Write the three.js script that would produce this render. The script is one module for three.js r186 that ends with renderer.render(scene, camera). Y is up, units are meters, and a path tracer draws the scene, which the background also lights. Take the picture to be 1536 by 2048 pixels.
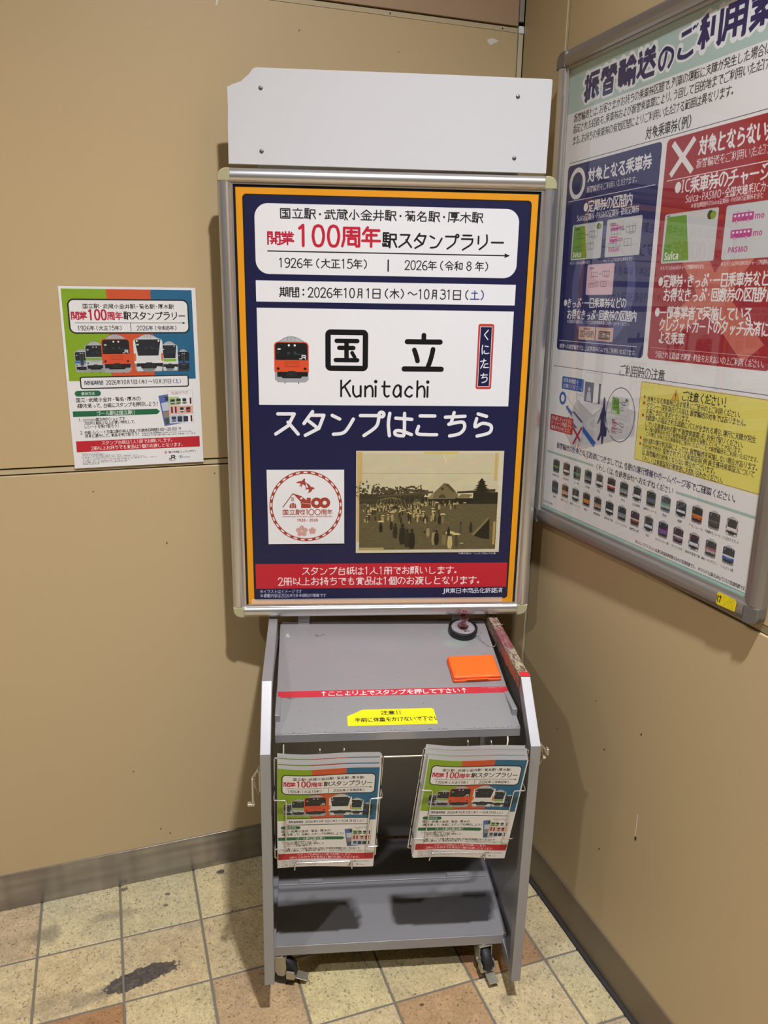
import * as THREE from 'three';
import { mergeGeometries, toCreasedNormals } from 'three/addons/utils/BufferGeometryUtils.js';
import { RoundedBoxGeometry } from 'three/addons/geometries/RoundedBoxGeometry.js';
import { RectAreaLightUniformsLib } from 'three/addons/lights/RectAreaLightUniformsLib.js';

// ---------- camera, light, exposure (metres, y up; corner of the two walls at the origin: left wall z = 0, right wall x = 0)
const scene = new THREE.Scene();
scene.background = new THREE.Color(0x000000);
const renderer = new THREE.WebGLRenderer({ antialias: true });
renderer.toneMapping = THREE.LinearToneMapping;
renderer.toneMappingExposure = 1.0;
renderer.shadowMap.enabled = true;
RectAreaLightUniformsLib.init();
const camera = new THREE.PerspectiveCamera(65.816, 0.75, 0.05, 40);
{
  const yaw = 0.339, pitch = -0.2755, roll = 0.0171, cy = Math.cos(yaw), sy = Math.sin(yaw), cp = Math.cos(pitch), sp = Math.sin(pitch);
  const fwd = new THREE.Vector3(sy * cp, sp, -cy * cp), side = new THREE.Vector3(cy, 0, sy), up = new THREE.Vector3().crossVectors(side, fwd);
  const r = side.clone().multiplyScalar(Math.cos(roll)).addScaledVector(up, Math.sin(roll)), u = up.clone().multiplyScalar(Math.cos(roll)).addScaledVector(side, -Math.sin(roll));
  camera.position.set(-1.0405, 1.6132, 1.9707);
  camera.quaternion.setFromRotationMatrix(new THREE.Matrix4().makeBasis(r, u, fwd.clone().negate()));
}
const CEILING = 3.62;
const LAMPS = [                                                     // recessed ceiling lamps: x, z, candela, half angle of the beam, softness of its edge
  { x: -0.6, z: 1.85, power: 74, angle: 1.16, soft: 0.95 }, { x: -2.7, z: 2.25, power: 27, angle: 1.35, soft: 0.8 }, { x: -5.8, z: 1.45, power: 14 }, { x: -8.8, z: 1.4, power: 10 },
];

// ---------- helpers
const names = {};
const numbered = (n) => { const k = (names[n] = (names[n] ?? -1) + 1); return k ? `${n}_${String(k).padStart(3, '0')}` : n; };
function mesh(name, geometry, material, parent = scene) { const m = new THREE.Mesh(geometry, material); m.name = parent === scene ? numbered(name) : name; m.castShadow = m.receiveShadow = true; parent.add(m); return m; }
function thing(name, label, category, x = 0, y = 0, z = 0, group) { const g = new THREE.Group(); g.name = numbered(name); scene.add(g); g.position.set(x, y, z); g.userData = { label, category, ...(group ? { group } : {}) }; return g; }
function tag(o, label, category, group) { Object.assign(o.userData, { label, category }, group ? { group } : {}); return o; }
function structure(name, parent = scene) { const g = new THREE.Group(); g.name = name; g.userData = { kind: 'structure' }; parent.add(g); return g; }
const part = (parent) => (name, geometry, material) => { const same = parent.children.filter((c) => c.name.replace(/_\d{3}$/, '') === name).length; const m = mesh(name, geometry, material, parent); if (same) m.name = `${name}_${String(same).padStart(3, '0')}`; return m; };
const box = (w, h, d, x = 0, y = 0, z = 0) => new THREE.BoxGeometry(w, h, d).translate(x, y, z);
const rbox = (w, h, d, r, x = 0, y = 0, z = 0, seg = 2) => new RoundedBoxGeometry(w, h, d, seg, r).translate(x, y, z);
const cyl = (r0, r1, h, n = 24) => new THREE.CylinderGeometry(r0, r1, h, n);
const merge = (...g) => mergeGeometries(g.map((k) => { const q = k.index ? k.toNonIndexed() : k; for (const a of Object.keys(q.attributes)) if (!['position', 'normal', 'uv'].includes(a)) q.deleteAttribute(a); return q; }));
const V = (x, y, z) => new THREE.Vector3(x, y, z);
function wire(points, r, seg = 8, bend = 0.004) {                    // a bent wire: straight runs with rounded corners
  const path = new THREE.CurvePath(), p = points.map((q) => V(...q));
  let from = p[0].clone();
  for (let i = 1; i < p.length; i++) {
    if (i < p.length - 1) {
      const a = p[i].clone().addScaledVector(p[i - 1].clone().sub(p[i]).normalize(), bend), b = p[i].clone().addScaledVector(p[i + 1].clone().sub(p[i]).normalize(), bend);
      path.add(new THREE.LineCurve3(from, a)); path.add(new THREE.QuadraticBezierCurve3(a, p[i].clone(), b)); from = b;
    } else path.add(new THREE.LineCurve3(from, p[i]));
  }
  const pts = [];
  path.curves.forEach((c) => { const n = c.isLineCurve3 ? 1 : 5; for (let k = 0; k < n; k++) pts.push(c.getPoint(k / n)); });
  pts.push(p[p.length - 1]);
  const tube = [];
  const ring = seg, pos = [], idx = [];
  let nrm = null;
  pts.forEach((q, i) => {
    const t = (pts[Math.min(i + 1, pts.length - 1)].clone().sub(pts[Math.max(i - 1, 0)])).normalize();
    if (!nrm) { nrm = Math.abs(t.y) < 0.9 ? V(0, 1, 0) : V(1, 0, 0); }
    nrm = nrm.clone().addScaledVector(t, -nrm.dot(t)).normalize();
    const bin = t.clone().cross(nrm);
    for (let k = 0; k < ring; k++) { const a = k / ring * 2 * Math.PI; pos.push(...q.clone().addScaledVector(nrm, r * Math.cos(a)).addScaledVector(bin, r * Math.sin(a)).toArray()); }
    if (i) for (let k = 0; k < ring; k++) { const a = (i - 1) * ring + k, b = (i - 1) * ring + (k + 1) % ring, c = i * ring + k, d = i * ring + (k + 1) % ring; idx.push(a, b, c, b, d, c); }
  });
  for (const [base, flip] of [[0, 1], [(pts.length - 1) * ring, 0]]) for (let k = 1; k < ring - 1; k++) idx.push(...(flip ? [base, base + k + 1, base + k] : [base, base + k, base + k + 1]));
  const g = new THREE.BufferGeometry(); g.setAttribute('position', new THREE.Float32BufferAttribute(pos, 3)); g.setIndex(idx); g.computeVertexNormals();
  g.setAttribute('uv', new THREE.Float32BufferAttribute(new Float32Array(pos.length / 3 * 2), 2));
  return g;
}
// a profile in (a, y), bevelled and extruded along x by width w, centred
function slab(pts, w, bevel = 0.001, holes = []) {
  const s = new THREE.Shape(pts.map(([a, b]) => new THREE.Vector2(a, b))); holes.forEach((h) => s.holes.push(new THREE.Path(h.map(([a, b]) => new THREE.Vector2(a, b)))));
  const g = new THREE.ExtrudeGeometry(s, { depth: w - 2 * bevel, bevelEnabled: bevel > 0, bevelSize: bevel, bevelThickness: bevel, bevelSegments: 2, bevelOffset: -bevel, curveSegments: 10 });
  return g.translate(0, 0, -w / 2 + bevel).rotateY(-Math.PI / 2);    // (a, y, depth) -> (depth, y, a)
}
function dataTexture(w, h, fill, srgb) { const d = new Uint8Array(w * h * 4); for (let j = 0; j < h; j++) for (let i = 0; i < w; i++) { const c = fill(i, j), o = (j * w + i) * 4; d[o] = c[0]; d[o + 1] = c[1]; d[o + 2] = c[2]; d[o + 3] = 255; } const t = new THREE.DataTexture(d, w, h); t.magFilter = THREE.LinearFilter; t.minFilter = THREE.LinearFilter; t.wrapS = t.wrapT = THREE.RepeatWrapping; if (srgb) t.colorSpace = THREE.SRGBColorSpace; t.needsUpdate = true; return t; }
function smoothNoise(seed, n) {                                      // tileable value noise, period n cells
  const r = rngOf(seed), g = Float32Array.from({ length: n * n }, r), s = (t) => t * t * (3 - 2 * t);
  return (x, y) => { const X = ((x % 1) + 1) % 1 * n, Y = ((y % 1) + 1) % 1 * n, i = Math.floor(X), j = Math.floor(Y), u = s(X - i), v = s(Y - j), at = (a, b) => g[(b % n) * n + (a % n)]; return (at(i, j) * (1 - u) + at(i + 1, j) * u) * (1 - v) + (at(i, j + 1) * (1 - u) + at(i + 1, j + 1) * u) * v; };
}
const std = (o) => new THREE.MeshStandardMaterial(o), phys = (o) => new THREE.MeshPhysicalMaterial(o);
// ---------- lettering: every character is drawn as strokes on a 20 x 20 grid (a = 0 ... u = 20, pairs of x y); '~' marks a smooth stroke,
// '@' a ring (centre, radius), and a capital or CJK first letter places another character inside a box (x0 y0 x1 y1)
const GLYPH = {
  Q: 'aauauuauaa', D: 'aauauuauaa akuk', M: 'aauauuauaa ahuh anun', T: 'aauauuauaa kaku akuk', Y: 'dadmau daqaqu dhqh dnqn',
  B: 'daqaqododa deqe djqj goau nouu', W: 'daqd alol buun', I: 'uaak mgmu', H: 'afuf mamuhs apum', P: 'bbbu bbrblj ljsnrqjq',
  G: 'jajc adud chsh clsl cpspsucucp', K: 'kaai kaui fipi cmsm kiks fpgr ppor atut', E: 'jbdf dfjj ncdk bmrl kmku fpbs opsr',
  F: 'abau abhbhiai aehe nbubuuqu nbni niui neue', S: 'faah detd qfau eiuu', N: 'agug kaku khau khup', J: 'qacd agug kdku khaq khuq',
  R: 'bcbo tatups', C: 'acuc dfrfrododf dkrk arur kaku', L: 'cade ahegeo eoas eojtut', O: 'kake afau afuf ufuu', A: 'ajuj fafu papu',
  X: 'eaal dhjh hhim paml oguh shtm', Z: 'aaua kaie deqeqodode dhqh dlql goau nouu', V: 'caua uaug cgug cacmau',
  馬: 'cacm casa cese cisi cmtmtsps kakm apbs gpgs kpls', 尺: 'bbsbsibi bbbkau kiut', 国: 'bbsbstbtbb eepe fjoj eqpq kekq mmon',
  立: 'kakd bdsd fhhp pholmr asus', 駅: '馬aaju 尺kbuu', 武: 'edkd ahuh hkhr dmds hnln bslr nbnhrtus qbsd',
  蔵: 'Abasd cgug cgcnau gjmj gjgr grmr gnmn mjmr pgqnuu ripu rdte', 小: 'kakthr fgbo ogto', 金: 'Kaauu', 井: 'bgtg anun gagobu oaou',
  菊: 'Abasd hfbk fisistqt kkkt fnpn hkil okml knfs knps', 名: 'iabj hdpdbr fjil Qhlrt', 厚: 'bbub bbbmat Dgdqi gkqkmn mnmtkt dpup',
  木: 'bgtg kaku kgar kgur', 開: 'Faauu glol eppp jljogt nlnt', 業: 'hahe nane cbde rbqe aeue gffh ofnh chsh elrl aouo khku joat loup',
  周: 'cbcnau cbtbtuqu gfqf kdkj fjrj Qhmps', 年: 'gabh edtd fifo fiqi aouo kdku', ス: 'dcqclmbt ljtt', タ: 'iabk hdrd rdnocu filn',
  ン: 'bdhg ~ctlrsg', プ: 'bdqd ~qdomeu @scc', ラ: 'ebqb cgsg ~sgqnev', リ: 'ecem ~qaqlgu', 'ー': 'bksk', 大: 'bgtg ~kajkau ~kgmput',
  正: 'bcsc kckt klrl fift atut', 令: 'kaaj kauj fjpj dnrnrsos jnju', 和: 'Jbaku Qnetr', 期: 'dadp jajp bdld dhjh dljl aplp dqau iqls Ynbut',
  間: 'Faauu Dgkou', '：': '@kfb @kpb', 月: 'Yebqu', 日: 'Dcbsu', 土: 'dgqg kbkt atut', 上: 'kakt kiri atut', 下: 'acuc kcku kipm',
  く: 'pagkpu', に: '~dbckdu jdre ~inhrmtts', た: 'afnd ~iahibu klsk ~koisosus', ち: 'cesd ~jahifk ~fkqisnosgu', ら: 'gbnd ~ffemkjrlqrgu',
  は: '~cbbkcu hfug ~obosmuhthqmqut', こ: 'edqd ~dmcsktst', お: 'beme hahs ~hscscokkrmrsnu qdth',
  願: 'abjb abalau Dcdhj ekes bnbr hnir Zlauu', い: '~ccckdqgshp ~pdskto', し: '~ebeqhtntsp', ま: 'cdsd chsh ~kakqkshudthqkpss',
  す: 'aeue ~lalnisgoilln ~lmlqgu', '。': '@eqc', '、': 'bpfu', 以: 'cbcqkn gdii ~qbqkkt mnut', 人: '~kbkjau ~kgmput',
  冊: 'cbcnau cbibiu lblu lbsbsu akuk', 台: 'ibdh dhrg pdsi Qdlru', 氏: 'rabcbt btip bjuj ~kbmnruuq', 紙: 'Eaaiu 氏jauu',
  で: 'bdtd ~tdkilsrt ohqk rgtj', 寺: 'dcrc kakh aiui fpir alul qmqunu', 持: 'Haahu 寺kauu', も: 'dfpf dkpk ~jahpitqsqn',
  賞: 'kakd fbge pboe bhbeteth Qgfoi Bdjqu', 品: 'Qfaoi Qaliu Qmlut', 個: 'Iaagu hbubuuhuhb jgsg ndnk Qkkqr',
  の: '~keiofsbobhgclcsgtmot', 渡: 'Waaeu gcuc nanc gcgleu iguj ldlk rdrk lkrk jnrn rnhu lpuu', と: 'fahj ~rfghepgtst',
  な: 'beke ~iafjbm pcsf ~nhnpktgqjotu', り: '~ebdjem ~qaqmit', '※': 'ddqq qddq @kdb @kqb @dkb @qkb', イ: '~qakhbm kgku', ト: 'hahu hhrn',
  メ: '~qakmbt egrp', ジ: 'dchf bifl ~ctmqth pbre safd', 掲: 'Haahu Dkasg kiht khim jjsjsunu kloo nmor',
  載: 'fafe bcjc aeue Cbglu ~oanhruut tjnu qbsd', 内: 'cecu cesesuqu kaki kiep kiqp', 容: 'Obate ggdj ngqj kiap kiup Qgoou',
  末: 'cdsd aiui kaku kiar kiur', 王: 'aaua akuk auuu kaku', 現: '王abhs Mkaun mnhu nnor rnrtuu', 在: 'aeue iaam fifu jmtm ohot htut',
  青: 'cbsb cese aiui kaki elqlqu eleu eoqo erqr', 情: 'dadu bebj gegi 青hauu', 報: 'cdsd' , 東: 'adud dgrgrndn dgdn djrj kaku knau knut',
  幸: 'cdsd kaku ahuh gigl oiol cmsm aquq', 本: 'bfuf kaku kfap kfup gpop', 商: 'kakc acuc gdhf odnf bgbu bgtgtuqu hglg lgqk Qhnns hghj',
  化: 'Iaahu kakskuuuuq tekl', 午: 'gabi edtd alul kdku', 許: 'Gaajt 午kauu', 若: 'Aaaue ahuh kear Qhmtu', 諾: 'Gaait 若jauu',
  斉: 'kakc acuc edqk qdak eken eiet pipt emqm eqqq', 済: 'Waaeu 斉gauu', 隹: 'gaaj eeeu efuf mbmf mfmt ekuk epup etut',
  催: 'Iaaeu iaie oaoe ieue uaue 隹hguu', 参: 'iadf dfrf naqe ahuh jdao lhuo nkfo pnfr rqbu', 加: 'afkfkujt faeoau Qodus',
  方: 'kakd adud ~jdjkbu jjrjqtnt', 去: 'cdrd kakj ajuj jjcs cstr pnus', 法: 'Waaeu 去gauu', 巡: 'Laauu jagijp naklnp saoisp',
  っ: '~emplroqrju', つ: '~aigetfsomshs', を: 'cdrd ~kaflcn ~cnjjlp ~tiknjsntst', よ: 'kfrf ~kakpirfseoktss', う: 'haoc ~dhkfqhpphu',
  甲: 'aauaumamaa agug kaku', 押: 'Haagu 甲iauu', 印: 'jabc bcbr brjr bkjk mbmu mbtbtqqq', '！': 'kakm @ksb', '‼': 'fafm papm @fsb @psb',
  ゴ: 'cere rers csrs pbqd sauc', ル: '~gcgkbt mcmt ~mttqul', ョ: 'hirirtht hnrn', ッ: 'fjgn kilm ~rijshu', シ: 'dbhe bgfj ~btmpti',
  円: 'cbcu cbtbtuqu kbkk cktk', 税: 'Jaaiu 兌jauu', 兌: 'dafd qaod Qdeqk hkgqau nkntuuuq', 込: 'Laauu ~hamkuq ~lgfoaq', 買: 'cbsbsgcgcb hbhg nbng Bdiqu',
  物: 'cabi bfif amjl eaeu 勿jauu', 勿: 'faaj ddudsupu jdam qdhs', レ: 'ebet ~etoqui', 受: 'qacc ecfe kbke qcpe ajageguj dkqk qkbu fluu',
  け: '~cbbkcu heue ~qapmlu', 耳: 'aaua dadr qaqu dfqf djqj aruq', 又: 'abtb tbau dguu', 取: '耳aaku 又kbuu', ろ: 'dbrb rbcm ~cmlisnosgu',
  有: 'adud jaal fifu firiruou fmrm fqrq', 改: 'abibihah ahas asjq Skauu', 札: 'Naaku namrotuuup', '（': '~pakgkopu', '）': '~eajgjoeu',
  引: 'bbjbjgbg bgbmjmitet qaqu', 換: 'Haahu nakg mdrd rdpg kgtgtmkmkg hmum oghu ~onquut', 対: 'faff afkf jgat ciks lgug qaqunt mkok',
  応: 'kakc bcuc bcbmat fkeq ijisktrtro jfmi skup', 時: 'Daafr 寺hauu', 系: 'sacd lcfg fgkj qeel elsk klku fobs ppus', 係: 'Iaaeu 系gauu',
  員: 'Qeaof Bdgqu', 提: 'Haahu Djasg hjuj ojot otut ooto jmhu', 示: 'dbrb ahuh khku fkbq pkuq', 朱: 'eabi dfsf akuk kaku kkau kkus',
  株: 'Naahu 朱hauu', 式: 'afuf cljl glgs csmr ~lamkrtur rbtd', 会: 'kaaj kauj gjnj cmsm jmdt dtqs ooss', 社: 'eaed afifal ekeu hjjn 土lcuu',
  中: 'cgsgsncncg kaku', 央: 'edek edqdqk akuk kakk kkau kkut', 線: 'Eaahu mbkd dcrcridi dcdi', コ: 'cdrdrscs', ミ: 'ecrf fiql cpst',
  泉: 'makc dcrcridcdi dfrf dirikikt imau rlmo lmut', ュ: 'gjpjos dsss', ニ: 'edqd brsr', テ: 'ecqc aiui ~kihpcu', ィ: '~qhkncq kmku',
  デ: 'ecoc bhsh ~jhhpdu pard sauc', ザ: 'afuf ebel ~nanlfu qasc taub', 主: 'iamc bete cksk atut kekt', 注: 'Waaeu 主gauu',
  意: 'kakc dcrc gdhf odnf agug Deiqo cqau fqfsgtotpr kplr rqut', 手: 'qacc cgsg alul kbktiu', 前: 'eafd oaod adud bhbu bhjhjuhu blkl bpjp ohop tgtuqu',
  体: 'Iaahu 本hauu', 重: 'pacc aeue dgrgrododg dkrk kbkt brsr atut', か: '~bhkfnhmrjt ~hagkbt pdth', 辰: 'bbub bbblau fgsg djuj jjit itos mkut tnqp',
  振: 'Haagu 辰hauu', 夫: 'cese ajuj kakj kjau kjut', 替: '夫aakj 夫kauj Dflpu', 輸: 'Caaiu 俞jauu', 俞: 'kaah kauh gfof bkbu bkjkjuhu bnjn bqjq okor tjtuqu',
  送: 'Laauu jald sapd hdtd ghuh ndnh nhhp nhup', ご: 'ddoc ~dmcskuss qarc taub', 利: 'Jaaju Rmauu', 用: 'cbcmau cbsbsuqu kbku chsh cnsn',
  案: 'Obate agug jdfi filk pgdl Naluu', 客: 'Oaauf ifbl hhphbo giuo Qgopu', さ: 'bfsf jaol ~emetktpt', が: '~bhkfnhmrjt ~hagkbt pfrk sbte ucud',
  乗: 'racc aguf alul fffl pfpl kcku klau klut', 券: 'dafd qaod cese ajuj ieao mjuo gnrnqtnt jndu', 区: 'bbub bbbt btut qeeq feqq',
  列: 'aakb faai eejeat chgl Rmauu', 運: 'Laauu gdgbubud Ciduq', 云: 'cbrb ahuh jhct ctrr olus', 転: 'Caaiu 云jauu', 支: 'bdsd kaki diqibu gkuu',
  章: 'kakc ccsc gdhf odnf agug Deiqo arur koku', 障: 'Paafu 章gauu', 発: 'bbibah bdfg laui sbod gini amum hihnau nintotuuur', 生: 'gabh bgtg dmrm atut kakt',
  場: 'afif eaeq bqio Djatg hjuj ljhp kmtmsuqu onju', 合: 'kaai kaui gjnj Qenqu', 指: 'Haahu rakd kakh khththtf Djltu', 定: 'Obatf djrj kjks kopo flfpau fqktut',
  れ: 'eaeu bfhfao ~gkldphoqqtut', 経: 'Eaahu jbsbil jcul 土jluu', 各: 'hbah gcpcal gfuk Qfnpu', 路: 'Qaahh ehes emhm bkbs auir 各jauu',
  び: '~bdhdbmgtmrnfmdtn qasc taub', 票: 'abub cetetkckce hbhk nbnk dnrn aquq kqku fqct oqst', 回: 'Qbbtt Qggoo', て: 'adtd ~tdiihplsrt', 目: 'Mdbru',
  的: 'eadd Dadju oalk netesupt oknn', 地: 'afif eaeq aqio kdkttuup iktgtnrn oaop', だ: 'aflf ~hafjbt klsk ~knhsosus qasd tauc',
  る: 'dcqcbn ~bnkistnuhrjplr', 交: 'kakd adud gfak nfuk pici nicu gjut', 効: 'faee aeke dgbj hgkj iicu djlu mfuftupu qaqlmu',
  範: 'Xaauf Cagju lhshsn lhltuuuq', 囲: 'Qbbtt ehqh enqn hehmfr nenr', 異: 'Tdaqh clsl aouo ghgo ohoo hpbu npsu',
  象: 'iacf gdodlg egrgrkekeg kgkk ikbn kmgq ~klnpku rlnn nout', 例: 'Iaaeu gcnc idgl jgnggt hjkm Rpauu', 磁: 'abib fbal ckikitctck hfbl bljl',
  気: 'gaah fcsc egqg bkpkqtutur cmmt mmbt', 全: 'kaaj kauj dkrk fpop atut kkkt', 通: 'Laauu ibsbnd hetetrrr hehr hiti hmtm nenr',
  カ: 'bgsgqtnt ~jajkcu', ド: 'hahu hhqn oaqd saud', チ: 'pbfd akuk ~kckobu', ャ: 'elskqp ihlu', む: 'bfmf ~hahjdnfkhmhtpuqp rgtj',
  含: 'kaah kauh hhnh dkqkmn Qfopu', モ: 'dcqc bksk jcjtkttt', バ: '~gdfmbs ~ncpkts pasc tauc', 残: 'abjb fbak eejeau chgl kftd kmsl ~naoksuup rcpu',
  額: '客aaju Zlauu', 規: '夫aaku Mlaum nmju qmqtuuur', 約: 'Eaaiu laig kdtdsuou mjpn', 等: 'Xaaue dhrh kekk alul apup omouku eqhs',
  失: 'gabi eete akuk kakk kkau kkut', 鉄: 'Kaaju 失jauu', 首: 'fahd oand adud egqgquegeu elql epqp kdig', 道: 'Laauu 首gaup',
  事: 'acuc Qeepi bkrkrq amum bqrq kaktht', 者: 'cdqd jaji aiui sbap Dflqu', 問: 'Faauu Qgmot', わ: 'eaeu bfhfan ~gklhslrqnt',
  せ: 'ahuh ofomlm ~gbgqhtrt', 記: 'Gaajt lcscsjlj ljlslttttp', 彳: 'tabg uhan nmnu', 得: '彳aahu Diasg hiui hmtm qjqupu jpls', 一: 'akuk',
  数: 'gagj bcdf jbif agmg gfai gflj fkbq bqlu jnau amlm Smauu', 外: 'faak eejeau cjhn paou ojup', 部: 'gagc bcmc dddf jdif aglg Qcjlt Poauu',
  実: 'Obatf bhsh elql anun khkn knau knut', 也: 'chcrduuuuo ajufunsn lalp', 施: 'eaed aeje edbu ehihitgt naki meue 也kguu', ク: 'iabk hdrd rdnocu',
  決: 'Waaeu besesk akuk kakk', 夬: 'besesk akuk kakk kkau kkut', 賃: 'eaaf cdch sahc gfuf mbmi hiti Bdkqu', 料: 'cbde kbie ahmh gagu ghaq ghlp oboe nfpi uksm tatu',
  払: 'Haahu obit itsr pmut', 機: 'Naagu jahe hekf kfhi hiki sape pesf sfpj gkuk kjhu naknquur', 側: 'Iaaeu Bgamu Rpauu', 必: 'sacs ~ifisktrtro cjap jbmd shup',
  ず: 'afuf ~lalnisgoilln ~lmlqgu qarc taub', 呈: 'Qdarg bisi bnsn atut kikt', 深: 'Waaeu gegbubue kdhh pdsh Nhhuu', 夜: 'kakc acuc gebl eieu mekl lhshgu jkuu',
  急: 'iacf gcocmf cfrfrncn cjrj dqbu fqgtotpr joiq rput', 行: '彳aahu jbtb ihuh qhquou', 負: 'iabg hcpcmg Bdgqu', 担: 'Haahu Djbtn htut',
  あ: 'bdrd ~hagldt ~njlsctbokjtmrtnu', ん: '~kabt ~btgklkkrntuo', 他: 'Iaagu 也hauu', へ: 'alhetq', '「': 'raka kakm', '」': 'kiku kudu',
  配: 'aaka bejejtbtbe eaej boko lbtbtjlj ljlsmtutup', 布: 'adud jabm fifs firirsqs kfku', 省: 'kaki fcbg pctg rhbk Mfipu', 略: 'Taaht 各jauu',
  犬: 'agug kakgau kgut pbrd', 状: 'fafu bbdg amfj 犬hauu', 況: 'Waaeu Qiasj ljkogu pjpsqtuuup', 局: 'bbsbshbh bbblau gktkstpu Qgmnr',
  付: 'Iaagu hgug qaqunu jklo', 証: 'Gaait jcuc pcpt pkuk ljlt itut', 優: 'Iaaeu 憂fauu', 憂: 'abub Medpk amakukum jldo kmom hpqpbu hout', 待: '彳aagu 寺hauu',
  確: 'abib fbal ckikitctck 隹ldtu kekbubue', 認: 'Gaait jbtbsjqj nbjk kekg lnjs mmmtotstsq omqp smur', 登: 'bbibah bdfg laui sbod fhoh Qfkop gqhs oqns atut',
  録: 'Kaaju 录kauu', 录: 'cbrbri ceqe aiui kikuhu bkgn sjnm auhq lout', 標: 'Naahu 票iauu', 旅: 'eaed aeje edbu ehihitgt naki meue 氏kjuu', ホ: 'bfsf kakuiu ekbp qkto',
  ム: 'jabr brrp nktt', ペ: 'alhetq @rcc', や: '~almfsisnmn jcle ~ecgmju', ね: 'eaeu bfhfao ~gkldrgrqnujrnpus',
  ぷ: 'ibld ~khhkmqhtet bsen mhqo qlts @scc', ぶ: 'ibld ~khhkmqhtet bsen qlts paqc taub', き: 'cfqd cksh iaon ~emetjtot', ど: 'fahj ~rfghepgtst pasc tauc',
  み: 'ccjc ~jcfobrdnlquq ~rgqnlu', 写: 'aeaauaue hdgk hgqg fkrkqunu aoqo', 真: 'cdsd kagd Mefqn apup gqbu nqtu', 所: 'abkb bejejjbj bebmau tbmd mdmkju mjuj rjru',
  元: 'dcrc aiui hihnau nintpuuuuq', 郷: 'eabf bfgf hdbk bkij hiau jbpbpjjj jbjs jfpf jspq Psauu', 文: 'kakd adud pdau eeut', 館: 'haag haog dhkhkndn dhdt dkkk dtjr 官lauu',
  官: 'Oaaue egqgqlelegeu epqpqueu', '→': 'akuk peukpp', '↑': 'kaku fgkapg', '↓': 'kaku fokupo', '□': 'Qcbst',
  車: 'Caauu', '〜': '~akegjjnmuj', ざ: 'bfsf jaol ~emetktpt qarc taub', パ: '~gdfmbs ~ncpkts @scc', エ: 'cdsd kdkr arur', サ: 'afuf fbfm ~obojmqhu', ロ: 'Qccsr', ノ: '~pbnkdt', ば: '~cbbkcu hfug ~obosmuhthqmqut rasc tatb',
  め: '~dchlkp ~ncjifpcogirimptiqu', 山: 'kbkt bibt btst stsi', 千: 'racc ajuj kcku', 市: 'kakd adud cicr cisiso soqq kdku', 田: 'Tbbtt', ゆ: '~ceclehmdtjpphn ~laljjpfu', 電: 'dbrb afuf afai ufui kbkj Teksr ksku kutu', 西: 'abub bgbu butu tgtu bgtg hbgl nbnlsl', 京: 'kakc acuc Qefpk kkku fnbs onts', 都: '者aamu Pnauu', 高: 'kakc acuc Qfepi bkbu bktktu Qgnns', 江: 'Waaeu hbub ntnb gtut', 伊: 'Iaaeu gbsb sbsn flul fnsn maju', 豆: 'bbtb Qffpm gohs onls atut',
  総: 'Eaahu laih qatg njlp lptp', 横: 'Naahu hcuc Tiiuq', 浜: 'Waaeu qbhd hdhm hhth pmph fmum jpgt qpuu', 速: 'Laauu gdud Qhhtm ndns', 多: 'iabi hcqc qcdl', 埼: '土aahu idud Qkmru', 玉: 'ccsc ckrk atut kckt pnrq', 湘: 'Waaeu Naimu Mncuu', 南: 'kakd adud cgcu cgtgtu gkok hnon kikt',
  成: 'cebm ceue cjijiq meotuu tgmr', 営: 'dafd jbke qaod afuf Qfhom Qdptu', 葉: 'Aaaue ahuh ehen nhnm Nakuu', 相: 'Naaju Mlbuu', 箱: 'Xaauf Nagju Mlhuu', 根: 'Naahu kbtbtj kbkt kftf kjtj lpuu', 北: 'gagu bhhh atgq naot otut utup uenj', 変: 'kakd adud gdfl ndnl Sfluu', 更: 'acuc Tdfrm kmdu fpuu',
  '0': '~gaccakcsguksmkkcga', '1': 'cdgagu', '2': '~afbcfalclghnau aumu', '3': '~bbgalclhgj ~fjmlmrgubtar', '4': 'kaaomo kaku', '5': 'lacabi ~bihgmkmqhubtas',
  '6': '~lbgbbhandtgultmogkbmao', '7': 'aamaeu', '8': '~gaccbfgjlfkcga ~gjamcsguksmmgj', '9': '~mgkkglbibcgalcmgmnitcu',
  'Ｋ': 'aaau maal fimu', 'ｕ': '~ahapdugukrkh khku', 'ｎ': 'ahau ~alehihkmku', 'ｉ': 'chcu @cbb', 'ｔ': 'ahkh ~dbdqgujt', 'ａ': '~kpigdhapduhtko khku', 'ｃ': '~jjfhanbsgujs', 'ｈ': 'aaau ~alehihkmku',
};
GLYPH.報 = '幸aaju lblu lbsbsgmg lkskmu nkut'; GLYPH.線 = 'Eaahu 泉iauu'; GLYPH.決 = 'Waaeu 夬gauu'; GLYPH.磁 = 'abib fbal ckikitctck mfkj lbnd sbqd jeue mfkl klpl lpjs jspr sfql qlul tpqs qsus';
const DIGITS = '0123456789', SLIM = '、。：！・（）「」';
const strokeCache = new Map();
const hasGlyph = (c) => GLYPH[c] !== undefined && !/[A-Z]/.test(c);
const gridAt = (c) => (c.charCodeAt(0) - 97) / 20;
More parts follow.
